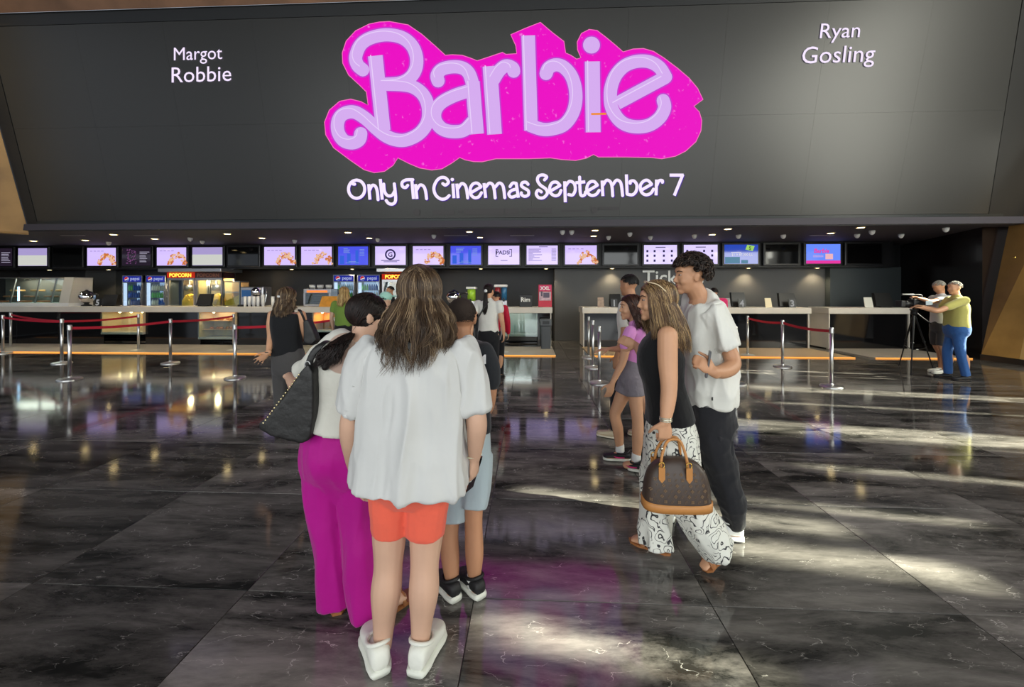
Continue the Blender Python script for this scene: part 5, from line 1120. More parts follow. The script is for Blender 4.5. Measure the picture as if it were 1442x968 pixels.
# tote bag
tb = J(408, 590, 1.86); t = thing('tote_bag', tb, 'large black leather tote with gold studs hanging from the shoulder of the woman in magenta', 'bag')
poly = [(433,512),(422,524),(400,556),(378,585),(362,598),(364,606),(380,615),(402,622),(424,626),(436,620),(440,590),(441,555),(440,525)]
mb = MB().prism([J(x, y, 1.80) for x, y in poly], FW*.13); link('bag_body', rel(solid(mb, .008, 8), tb), mat('black_leather', (26, 25, 25), .5, bump=(.3, 20)), t)
mb = MB().tube([J(433,518,1.84), J(441,498,1.84), J(455,484,1.86), J(462,481,1.95), J(460,492,2.05), J(446,520,2.02)], [(.016, .005)]*6, side=RT, n=8); link('bag_strap', rel(mb, tb), mat('black_leather', (26, 25, 25), .5), t, sm=True)
link('strap_ring', rel(MB().tube([J(433,514,1.82)+RT*(.012*math.cos(a))+UP*(.016*math.sin(a)) for a in [2*math.pi*k/12 for k in range(13)]], [.003]*13, n=6, sub=1), tb), M_steel, t, sm=True)
stud = MB().ell((0,0,0), .0045, nu=8, nv=6).mesh('stud'); stud.materials.append(mat('stud_gold', (236, 220, 170), .2, metal=.9)); smooth(stud)
for k in range(17):
    u_ = k/16; o = bpy.data.objects.new('stud', stud); COL.objects.link(o); o.parent = t; o.location = J(421-50*u_, 528+68*u_, 1.803+.012*math.sin(u_*3.1)*0)-tb

# ---------------------------------------------------------------- boy
d = 2.06; g0 = ground(650, 845); fb = FW*.9-RT*.35
p = Person('boy with cropped hair in a black lettered T-shirt and pale grey shorts', g0, FW*.97-RT*.2, .0075, SK3)
p.head(J(650, 449, 2.08), FW-RT*.1, .96); p.neck(J(652, 478, 2.07), .046)
b = p.b; torso(b, p, [(J(652,482,2.07), .06, .05), (J(653,494,2.07), .12, .07), (J(654,530,d), .12, .085), (J(654,600,d), .115, .09), (J(655,660,d), .12, .1)])
p.limb(b, [J(685,500,2.03), J(690,545,2.02), J(684,580,2.1), J(668,590,2.25)], [.04, .038, .033, .024]); p.hand(J(668,590,2.25), FW, LEFT, .85, .5)
p.limb(b, [J(624,500,2.08), J(620,550,2.1), J(630,590,2.24)], [.04, .037, .024]); p.hand(J(630,590,2.24), FW, RT, .85, .5)
for pts in ([J(640,650,d), J(636,720,d), J(633,752,2.05), J(634,785,2.04), J(637,820,2.03)], [J(670,650,d), J(667,710,2.03), J(667,745,2.03), J(668,780,2.03), J(668,814,2.05)]): p.limb(b, pts, [.058, .050, .046, .048, .033])
bh = [(ground(643,850), ground(616,816)), (ground(678,846), ground(648,812))]
for h_, t_ in bh: p.foot(h_, t_, None)
p.body(5)
mb = MB(); torso(mb, p, [(J(652,481,2.07), .07, .06), (J(653,491,2.07), .128, .08), (J(654,515,d), .138, .105), (J(654,560,d), .135, .105), (J(655,608,d), .138, .115)], mod=fold(7, .02), caps=False); mb.tube([J(681,495,2.05), J(689,516,2.03), J(691,538,2.02)], [.055, .056, .052], side=p.r); mb.tube([J(627,495,2.08), J(622,516,2.08), J(619,540,2.09)], [.055, .056, .052], side=p.r)
ts = p.part('t_shirt', mb, cloth('black_tee', (40, 42, 46)), .008, 4)
for s_, sz, z_, x_ in (('PAM', .062, 507, 664), ('10', .125, 540, 664)):
    q = J(x_, z_, d)-p.f*.122; Mx = Matrix.Translation(q) @ Matrix((( p.r.x, 0, -p.f.x, 0), (p.r.y, 0, -p.f.y, 0), (0, 1, 0, 0), (0, 0, 0, 1)))
    m_ = MB(); add_mesh(m_, textmesh(s_, sz, Mx, 'CENTER', .004)); p.part('shirt_lettering', m_, mat('print_shirt_white', (220, 220, 220), .7), fuse=False, parent=ts, sm=False)
mb = MB(); torso(mb, p, [(J(655,600,d), .128, .105), (J(655,640,d), .135, .115), (J(655,660,d), .13, .11)]); mb.tube([J(641,650,d), J(640,695,d), J(640,731,2.05)], [.085, .080, .074], side=p.r, mod=fold(4, .03), caps=False); mb.tube([J(671,640,d), J(670,685,2.04), J(667,712,2.03)], [.088, .082, .074], side=p.r, mod=fold(4, .05, 1), caps=False)
p.part('shorts', mb, cloth('pale_grey', (168, 182, 188)), .008, 4)
for (h_, t_), ank in zip(bh, ((637,820,2.03), (668,813,2.05))):
    o = p.shoe(h_, t_, .10, .095, M_shoe_b, M_sole_w, .034); p.part('sock', MB().tube([J(*ank)-UP*.03, J(*ank)+UP*.008], [.041, .039]), mat('sock_white', (226, 226, 222), .8), fuse=False)
crop_hair(p, hairmat('buzz', (44, 34, 28), (64, 50, 42), None, .85), 2200, .006, 0, 2, low=-.42, rad=.0016, blow=.995)

# ---------------------------------------------------------------- woman with the handbag, walking
d = 2.34; fw_ = unit(LEFT*.97+FW*.22); g0 = ground(950, 790)
p = Person('woman walking in a black sleeveless top and white paisley trousers, sunglasses on her hair', g0, fw_, .0056, SK4)
p.head(J(924, 425, 2.34), LEFT*.98+FW*.12, 1.0); p.neck(J(937, 456, 2.34), .048); p.face()
b = p.b
torso(b, p, [(J(938,460,d), .07, .055), (J(938,470,d), .145, .07), (J(932,500,d), .14, .115), (J(936,540,d), .12, .095), (J(942,590,d), .15, .11), (J(944,630,d), .16, .125)])
p.limb(b, [J(940,472,2.19), J(940,505,2.17), J(942,545,2.14), J(940,570,2.12), J(937,594,2.10)], [.054, .053, .044, .039, .027])
p.hand(J(937,594,2.10), (.0, .02, -1), (-.05, 1, 0), .98, 1.05, -1, thumb=.9)
p.limb(b, [J(924,472,2.49), J(912,500,2.62), J(904,498,2.74), J(896,487,2.86)], [.046, .042, .037, .026]); p.hand(J(896,487,2.86), LEFT*.8+FW*.35+UP*.35, FW, .98, .45, 1)
for pts in ([J(936,640,2.44), J(925,690,2.46), J(920,725,2.42), J(934,765,2.36)], [J(950,640,2.26), J(968,700,2.22), J(990,745,2.22), J(1010,776,2.23)]): p.limb(b, pts, [.088, .062, .052, .034])
h1, t1 = ground(943,781), ground(887,761); p.foot(h1, t1, None)
tb_ = ground(990,804); hb_ = J(1013,777,2.235); p.b.tube([hb_, (hb_*.55+tb_*.45)+UP*.02, tb_+UP*.018], [(.03, .03), (.038, .024), (.034, .012)], side=FW, sub=4); p.body(5)
mb = MB(); torso(mb, p, [(J(937,458,d), .085, .045), (J(936,470,d), .135, .075), (J(929.5,502,d), .150, .133), (J(934,540,d), .135, .112), (J(941,572,d), .160, .125), (J(943,590,d), .170, .136)], mod=fold(6, .012), caps=False)
p.part('top', mb, cloth('black_top', (22, 22, 24)), .006, 3, wr=(.005, 6, 5))
def paisley():
    m = bpy.data.materials.new('cloth_paisley'); m.use_nodes = True; nt = m.node_tree; b_ = nt.nodes['Principled BSDF']; N = nt.nodes.new; L = nt.links.new
    tc = N('ShaderNodeTexCoord'); ns = N('ShaderNodeTexNoise'); ns.inputs['Scale'].default_value = 10; ns.inputs['Detail'].default_value = 2; L(tc.outputs['Object'], ns.inputs['Vector'])
    mx = N('ShaderNodeMixRGB'); mx.inputs[0].default_value = .11; L(tc.outputs['Object'], mx.inputs[1]); L(ns.outputs['Color'], mx.inputs[2])
    vo = N('ShaderNodeTexVoronoi'); vo.inputs['Scale'].default_value = 15; L(mx.outputs[0], vo.inputs['Vector'])
    mu = N('ShaderNodeMath'); mu.operation = 'MULTIPLY'; mu.inputs[1].default_value = 26; L(vo.outputs['Distance'], mu.inputs[0]); sn = N('ShaderNodeMath'); sn.operation = 'SINE'; L(mu.outputs[0], sn.inputs[0])
    r1 = N('ShaderNodeValToRGB'); e = r1.color_ramp.elements; e[0].position = .72; e[0].color = (0,0,0,1); e[1].position = .86; e[1].color = (1,1,1,1); L(sn.outputs[0], r1.inputs[0])
    mk = N('ShaderNodeTexNoise'); mk.inputs['Scale'].default_value = 9; L(tc.outputs['Object'], mk.inputs['Vector']); r2 = N('ShaderNodeValToRGB'); e = r2.color_ramp.elements; e[0].position = .38; e[1].position = .45; L(mk.outputs['Fac'], r2.inputs[0])
    m2 = N('ShaderNodeMath'); m2.operation = 'MULTIPLY'; L(r1.outputs[0], m2.inputs[0]); L(r2.outputs[0], m2.inputs[1])
    c_ = N('ShaderNodeMixRGB'); c_.inputs[1].default_value = (*lin((222, 222, 212)), 1); c_.inputs[2].default_value = (*lin((46, 46, 48)), 1); L(m2.outputs[0], c_.inputs[0]); L(c_.outputs[0], b_.inputs['Base Color']); b_.inputs['Roughness'].default_value = .75; return m
mb = MB(); torso(mb, p, [(J(942,588,d), .150, .115), (J(944,620,d), .168, .142), (J(944,660,d), .165, .145)], caps=False)
mb.tube([J(935,640,2.43), J(921,690,2.45), J(922,730,2.41), J(923,768,2.38)], [(.11, .105), (.095, .092), (.095, .088), (.11, .098)], side=p.r, mod=fold(5, .06), caps=False)
mb.tube([J(952,645,2.26), J(968,700,2.22), J(988,737,2.21), J(1008,766,2.22)], [(.11, .12), (.10, .10), (.105, .092), (.125, .092)], side=p.r, mod=fold(5, .06, 1), caps=False)
p.part('trousers', mb, paisley(), .0065, 3, wr=(.022, 7, 2.2))
def slipper(h_, t_, pitch_pts=None):
    fd = unit(t_-h_); s2 = fd.cross(UP).normalized(); nn = s2.cross(fd); L_ = (t_-h_).length
    pl = [h_+fd*(L_*u)+s2*(w_*sx) for u, w_, sx in ((-.03,.018,1),(.08,.034,1),(.45,.034,1),(.75,.045,1),(.95,.03,1),(1.03,0,1),(.95,.03,-1),(.75,.045,-1),(.45,.034,-1),(.08,.034,-1),(-.03,.018,-1))]
    o = p.part('sandal', MB().prism([q+nn*.001 for q in pl], nn*.013), M_sandal, fuse=False, sm=False); q = h_+fd*L_*.62
    p.part('strap', MB().tube([q-s2*.043+nn*.012, q-s2*.03+nn*.05, q+nn*.058, q+s2*.03+nn*.05, q+s2*.043+nn*.012], [(.016, .003)]*5, side=fd, n=8), M_sandal, fuse=False, parent=o)
slipper(h1, t1); slipper(hb_-UP*.035+RT*.012, tb_+UP*.002)
br = MB()
for k in range(3): br.tube([J(937.5,588+k*2.2,2.10)+RT*(.030*math.cos(a))+FW*(.030*math.sin(a)) for a in [2*math.pi*q/16 for q in range(17)]], [.0032]*17, n=6, sub=1)
p.part('bracelets', br, mat('bracelet_silver', (226, 222, 200), .2, metal=.7), fuse=False)
p.part('ring', MB().ell(J(932,632,2.06), (.008, .008, .008)), mat('bracelet_silver', (226, 222, 200), .2, metal=.7), fuse=False)
fall_hair(p, 2500, -UP*1.0+p.hf*-.10, H_light, .285, (.045, .05), .008, 8, .0017, .02, 0, .66, 1.04, .008, nseg=18, taper=.15)
P_ = lambda x, y, z: p.hc+(p.hr*x+p.hf*y+p.hu*z)
sg_ = MB().tube([P_(-.090, -.03, .062), P_(-.086, .01, .098), P_(-.06, .055, .113), P_(0, .066, .120), P_(.06, .055, .113), P_(.086, .01, .098), P_(.090, -.03, .062)], [(.004, .003)]*7, n=8); p.part('sunglasses', sg_, mat('sunglass_pale', (206, 186, 150), .25), fuse=False)

# ---- handbag
hb = J(952, 712, 2.13); t = thing('handbag', hb, 'brown monogram dome handbag with tan handles carried by the walking woman', 'bag'); w_m = 2.13/560
prof = [(0, .178, .085), (.035, .180, .086), (.06, .178, .085), (.12, .172, .078), (.17, .160, .068), (.21, .140, .055), (.24, .110, .042), (.258, .070, .028), (.264, .03, .015)]
prof = [(z*.98, w_*.97, t_) for z, w_, t_ in prof]; bd = unit(RT*.99-FW*.05); bn = Vector((-bd.y, bd.x, 0)); prof = [(z, w_*1.0, t_) for z, w_, t_ in prof]
body = MB().tube([UP*z for z, w_, t_ in prof], [(w_, t_) for z, w_, t_ in prof], side=bd, n=32, sub=3, sq=3.2, caps=False)
def lv():
    m = mat('monogram_canvas', (66, 52, 44), .45, var=.1, vscale=30); return m
bo_ = link('bag_body', body, lv(), t, sm=True)
M_tanl = mat('tan_leather', (190, 130, 70), .5); base = MB().tube([UP*z for z in (-.002, .02, .042)], [(.181, .088)]*3, side=bd, n=32, sub=1, sq=3.2, caps=False); link('bag_base', base, M_tanl, t, sm=True)
for k_, sgn in enumerate((-1, 1)):
    o_ = bn*(sgn*.045)
    pts = [bd*-.085+UP*.205+o_*1.15, bd*-.078+UP*.275+o_, bd*-.045+UP*.345+o_*.5, UP*.360+o_*.35, bd*.03+UP*.345+o_*.5, bd*.05+UP*.27+o_, bd*.055+UP*.205+o_*1.15]
    pts = [q+bd*-.012 for q in pts]
    hd_ = link('handle', MB().tube(pts, [.0075]*7, n=10), M_tanl, t, sm=True)
    for bx_ in (-.097, .043):
        q = bd*bx_+UP*.19+bn*(sgn*.067); link('handle_tab', MB().prism([q+bd*-.016+UP*.04, q+bd*.016+UP*.04, q+bd*.016-UP*.02, q-UP*.04, q-bd*.016-UP*.02], bn*(sgn*.006)), M_tanl, hd_); link('brass_ring', MB().tube([q+UP*.05+bd*(.014*math.cos(a))+UP*(.016*math.sin(a)) for a in [2*math.pi*k/12 for k in range(13)]], [.003]*13, n=6, sub=1), mat('brass', (220, 180, 90), .25, metal=1), hd_, sm=True)
pat = MB()
def PM(x, z):
    for (z0_, w0_, t0_), (z1_, w1_, t1_) in zip(prof, prof[1:]):
        if z0_ <= z <= z1_: u_ = (z-z0_)/(z1_-z0_); w_, t_ = w0_+(w1_-w0_)*u_, t0_+(t1_-t0_)*u_; break
    return bd*x-bn*(t_*max(0, 1-abs(x/w_)**3.2)**(1/3.2)+.0035)+UP*z
row = 0; z = .062
while z < .215:
    half = .150-(max(0, z-.12)*.5); x = -half+(.017 if row % 2 else 0); col_ = 0
    while x < half:
        if (col_+row) % 2 == 0:
            for k in range(4):
                a = k*math.pi/2+(math.pi/4 if row % 4 == 0 else 0); c_ = PM(x+.0055*math.cos(a), z+.0055*math.sin(a)); pat.add([c_+bd*(.0042*math.cos(q*math.pi/3))+UP*(.0042*math.sin(q*math.pi/3)) for q in range(6)], [tuple(range(6))])
        else:
            add_mesh(pat, textmesh('L', .016, Matrix.Translation(PM(x-.003, z-.008)) @ Matrix(((bd.x, 0, -bn.x, 0), (bd.y, 0, -bn.y, 0), (0, 1, 0, 0), (0, 0, 0, 1))))); add_mesh(pat, textmesh('V', .016, Matrix.Translation(PM(x+.003, z-.003)) @ Matrix(((bd.x, 0, -bn.x, 0), (bd.y, 0, -bn.y, 0), (0, 1, 0, 0), (0, 0, 0, 1)))))
        x += .034; col_ += 1
    z += .026; row += 1
tag(link('monogram_print', pat, mat('monogram_gold', (116, 92, 68), .5), bo_), kind='stuff')

# ---------------------------------------------------------------- man in white T-shirt, walking
d = 2.60; fm = unit(LEFT*.98+FW*.18); g0 = ground(1020, 758)
p = Person('curly haired man walking in a white T-shirt and black cargo trousers', g0, fm, .006, SK2)
p.head(J(972, 390, 2.58), LEFT, 1.02); p.neck(J(985, 420, 2.59), .058); p.face(lips=(150, 96, 84))
b = p.b
torso(b, p, [(J(986,424,2.59), .07, .055), (J(989,440,d), .14, .07), (J(993,470,d), .175, .125), (J(997,520,d), .155, .115), (J(1000,575,d), .16, .115), (J(1000,620,d), .16, .125)])
p.limb(b, [J(1004,456,2.44), J(1022,484,2.38), J(1032,512,2.34), J(1019,523,2.28), J(1004,524,2.22)], [.038, .042, .046, .043, .030])
p.hand(J(1004,524,2.22), LEFT*.75+UP*.55+FW*-.1, FW*.35+LEFT*.3-UP*.2+FW*.5, 1.05, .95, -1, thumb=.6)
p.limb(b, [J(992,446,2.79), J(985,490,2.84), J(978,530,2.86), J(965,560,2.84)], [.055, .05, .043, .03]); p.hand(J(965,560,2.84), -UP+LEFT*.3, FW*-1, 1.05, .4)
for pts in ([J(1003,620,2.52), J(1018,668,2.50), J(1030,705,2.48), J(1036,738,2.48)], [J(990,620,2.68), J(962,665,2.70), J(942,705,2.72), J(934,738,2.72)]): p.limb(b, pts, [.085, .062, .055, .038])
h1, t1 = ground(1047,762), ground(990,752); h2, t2 = ground(950,735), ground(905,722); p.foot(h1, t1, None); p.foot(h2, t2, None); p.body(5)
mb = MB(); torso(mb, p, [(J(985,418,2.59), .082, .066), (J(988,428,d), .19, .09), (J(993,466,d), .2, .148), (J(997,510,d), .19, .148), (J(1000,548,d), .19, .135), (J(1000.5,566,d), .19, .130)], mod=fold(6, .018, 1), caps=False); mb.tube([J(1000,440,2.45), J(1017,466,2.40), J(1027,490,2.365)], [.074, .074, .068], side=p.r, mod=fold(4, .04), caps=False); mb.tube([J(990,442,2.78), J(986,470,2.82), J(983,492,2.84)], [.074, .074, .07], side=p.r, caps=False)
ts = p.part('t_shirt', mb, cloth('white_tee2', (226, 225, 217), bump=(.3, 9)), .0068, 3, wr=(.038, 7, 2.5, 5))
p.part('hem_label', MB().box((-.004, -.002, -.010), (.004, .002, .010), Matrix.Translation(J(1003,562,2.412))), mat('label_dark', (40, 40, 42), .7), fuse=False, parent=ts)
mb = MB(); torso(mb, p, [(J(1000,555,d), .165, .118), (J(1000,590,d), .18, .138), (J(1000,640,d), .15, .10)], caps=False)
mb.tube([J(1004,620,2.52), J(1017,660,2.50), J(1028,700,2.48), J(1035,734,2.475)], [.112, .092, .078, .060], side=p.r, mod=fold(5, .06), caps=True); mb.tube([J(988,622,2.68), J(960,665,2.70), J(942,705,2.72), J(934,732,2.72)], [.112, .09, .075, .06], side=p.r, mod=fold(5, .06, 2), caps=True)
tr_ = p.part('cargo_trousers', mb, cloth('black_cargo', (36, 36, 40), bump=(.6, 8)), .007, 3, wr=(.022, 5, 6))
pk = J(1022,640,2.40); p.part('cargo_pocket', MB().prism([J(1012,615,2.41), J(1034,622,2.42), J(1035,650,2.41), J(1016,648,2.40)], FW*.03), cloth('black_cargo', (36, 36, 40)), .006, 3, parent=tr_)
for h_, t_ in ((h1, t1), (h2, t2)):
    o = p.shoe(h_, t_, .11, .125, mat('sneaker_white', (232, 234, 230), .5), mat('sneaker_sole', (236, 238, 232), .45), .034); fd = unit(t_-h_); s2 = Vector((fd.y, -fd.x, 0)); lc = MB()
    for k in range(4): q = h_+fd*(.12+.026*k)+UP*(.108-.014*k); lc.tube([q-s2*.03, q+UP*.007, q+s2*.03], [.004]*3, n=6)
    lc.tube([h_+fd*.12+UP*.115, h_+fd*.14+UP*.14-s2*.02, h_+fd*.17+UP*.12-s2*.03], [.0035]*3, n=6); p.part('laces', lc, mat('lace_white', (236, 236, 230), .7), fuse=False, parent=o)
crop_hair(p, hairmat('curly', (22, 16, 13), (62, 48, 40), (112, 92, 78), .38), 900, .040, .017, 6, low=-.45, rad=.0052, blow=1.0, lift=.014, line=.03)
ph = J(997,513,2.235); t = thing('smartphone', ph, 'slim grey smartphone gripped upright by the man in the white T-shirt', 'phone'); Mx = Matrix.Rotation(.16, 4, 'Y') @ Matrix.Rotation(math.pi/2-.35, 4, 'Z')
link('phone_case', MB().box((-.038, -.0045, -.075), (.038, .0045, .075), Mx), mat('phone_grey', (70, 70, 72), .3), t); link('phone_screen', MB().box((-.035, -.0056, -.07), (.035, -.0045, .07), Mx), mat('phone_glass', (10, 10, 12), .08), t)

# ---------------------------------------------------------------- girl in pink
d = 3.62; fg = unit(LEFT+FW*.05); g0 = ground(876, 652)
p = Person('girl walking in a pink cropped top and grey denim shorts, wavy chestnut hair', g0, fg, .0075, SK4)
p.head(J(888, 434, 3.62), LEFT, .98); p.neck(J(894, 455, 3.62), .042); p.face()
b = p.b; torso(b, p, [(J(895,458,d), .06, .05), (J(896,466,d), .115, .06), (J(894,484,d), .11, .085), (J(892,508,d), .105, .08), (J(889,532,d), .125, .1)])
p.limb(b, [J(887,470,3.50), J(881,492,3.46), J(876,512,3.44), J(868,528,3.42), J(862,541,3.40)], [.042, .040, .034, .028, .021]); p.hand(J(862,541,3.40), LEFT*.3-UP, FW, .9, .35, -1)
p.limb(b, [J(890,470,3.74), J(880,486,3.78), J(873,491,3.78), J(857,492,3.74)], [.04, .037, .032, .021]); p.hand(J(857,492,3.74), LEFT-UP*.12, -UP, .92, .2, 1)
for pts in ([J(884,540,3.66), J(871,570,3.66), J(866,585,3.66), J(870,605,3.66), J(873,634,3.66)], [J(893,540,3.55), J(896,572,3.50), J(898,592,3.47), J(898,615,3.46), J(896,647,3.46)]): p.limb(b, pts, [.078, .058, .05, .05, .033])
sh = [(ground(888,650), ground(849,647)), (ground(908,666), ground(884,661))]
for h_, t_ in sh: p.foot(h_, t_, None)
p.body(5)
mb = MB(); torso(mb, p, [(J(895,456,d), .072, .058), (J(896,463,d), .125, .068), (J(894,482,d), .122, .098), (J(893,508,d), .115, .092)], mod=fold(6, .015)); mb.tube([J(888,467,3.50), J(884,477,3.47), J(881,488,3.455)], [.056, .055, .052], side=p.r); mb.tube([J(891,467,3.74), J(888,477,3.76)], [.055, .052], side=p.r); p.part('crop_top', mb, cloth('pink', (226, 150, 216)), .008, 4)
mb = MB(); torso(mb, p, [(J(892,508,d), .112, .088), (J(889,522,d), .13, .105), (J(889,536,d), .13, .108)]); mb.tube([J(885,534,3.66), J(880,548,3.66), J(877,555,3.66)], [.09, .085, .082], side=p.r, caps=False); mb.tube([J(893,534,3.55), J(894,548,3.53), J(895,558,3.52)], [.09, .085, .08], side=p.r, caps=False); p.part('denim_shorts', mb, cloth('grey_denim', (134, 128, 136), bump=(.5, 30), var=.2), .008, 3)
for h_, t_ in sh:
    o = p.shoe(h_, t_, .095, .085, M_shoe_b, M_sole_w, .03); fd = unit(t_-h_); s2 = Vector((fd.y, -fd.x, 0)); p.part('side_mark', MB().tube([h_+fd*.06-s2*.043+UP*.045, h_+fd*.11-s2*.047+UP*.042, h_+fd*.15-s2*.047+UP*.05], [.004, .006, .002], n=6), mat('mark_magenta', (206, 30, 110), .5), fuse=False, parent=o)
for a_ in ((873,630,3.66), (896,643,3.46)): p.part('sock', MB().tube([J(*a_)-UP*.03, J(*a_)+UP*.015], [.042, .039]), mat('sock_white', (226, 226, 222), .8), fuse=False)
fall_hair(p, 600, -UP+p.hf*-.15, H_girl, .24, (.06, .06), .022, 9, .003, .03, 0, .6, 1.04, .01, nseg=20)

# ---------------------------------------------------------------- woman in black sleeveless top
d = 4.5; g0 = ground(405, 606)
p = Person('woman in a black sleeveless top and grey trousers facing the counter, brown hair', g0, FW, .009, SK4)
p.head(J(405, 420, 4.52), FW+RT*.25, 1.0); p.neck(J(405, 435, 4.5), .05); b = p.b
torso(b, p, [(J(405,437,d), .07, .06), (J(404,441,d), .15, .08), (J(403,458,d), .145, .105), (J(404,480,d), .125, .1), (J(407,500,d), .155, .12), (J(407,512,d), .155, .12)])
p.limb(b, [J(384,443,d), J(382,458,4.48), J(382,473,4.48), J(380,486,4.42), J(377,498,4.35)], [.052, .05, .043, .036, .026]); p.hand(J(377,498,4.35), LEFT*.7-UP*.6, FW*-.6+RT*.4, 1.0, .12, 1, spread=1.2)
p.limb(b, [J(424,443,d), J(428,460,4.52), J(430,474,4.6), J(424,478,4.85)], [.05, .047, .041, .026]); p.hand(J(424,478,4.85), FW, LEFT, .95, .5)
for x in (396, 419): p.limb(b, [J(x,515,d), J(x,550,d), J(x+1,575,d), J(x+1,600,d)], [.085, .06, .055, .036])
ws = [(J(395,0,4.42), J(394,0,4.66)), (J(421,0,4.42), J(424,0,4.66))]
ws = [(Vector((a.x, a.y, 0)), Vector((b_.x, b_.y, 0))) for a, b_ in ws]
for h_, t_ in ws: p.foot(h_, t_, None)
p.body(4)
mb = MB(); torso(mb, p, [(J(405,437,d), .078, .062), (J(404,440,d), .165, .088), (J(403,456,d), .172, .12), (J(404,478,d), .155, .118), (J(405,498,d), .17, .13)], mod=fold(6, .015)); p.part('sleeveless_top', mb, cloth('black_top2', (24, 25, 28)), .01, 3)
mb = MB(); torso(mb, p, [(J(406,497,d), .168, .128), (J(407,508,d), .178, .14), (J(407,520,d), .178, .14)])
for x in (396, 419): mb.tube([J(x,516,d), J(x,550,d), J(x+1,580,d), J(x+1,602,d)], [.1, .082, .074, .072], side=p.r, caps=False)
p.part('trousers', mb, cloth('grey_trousers', (72, 70, 70)), .01, 3)
for h_, t_ in ws: p.shoe(h_, t_, .09, .08, M_shoe_b, M_shoe_b, .02)
fall_hair(p, 700, -UP, H_brown, .20, (.03, .03), .012, 12, .0042, .03, 0, .6, 1.03, .011)
p.part('hair_clip', MB().ell(p.hc-p.hf*.11+p.hu*.02, (.03, .02, .02)), M_white, fuse=False); p.part('watch', MB().tube([J(377.5,496,4.36)+RT*(.03*math.cos(a))+FW*(.03*math.sin(a)) for a in [2*math.pi*k/12 for k in range(13)]], [.006]*13, n=6, sub=1), mat('watch_black', (20, 20, 20), .4), fuse=False)
tb = J(434, 470, 4.46); t = thing('shoulder_bag', tb, 'black shoulder bag under the arm of the woman in the black sleeveless top', 'bag')
mb = MB().prism([J(x, y, 4.42) for x, y in ((426,452),(433,450),(442,470),(445,480),(438,486),(427,484))], FW*.12); link('bag_body', rel(solid(mb, .012, 6), tb), mat('black_leather', (26, 25, 25), .5), t); link('bag_strap', rel(MB().tube([J(430,454,4.46), J(424,440,4.42), J(421,437,4.48), J(428,452,4.58)], [(.014, .005)]*4, side=RT, n=8), tb), mat('black_leather', (26, 25, 25), .5), t, sm=True)

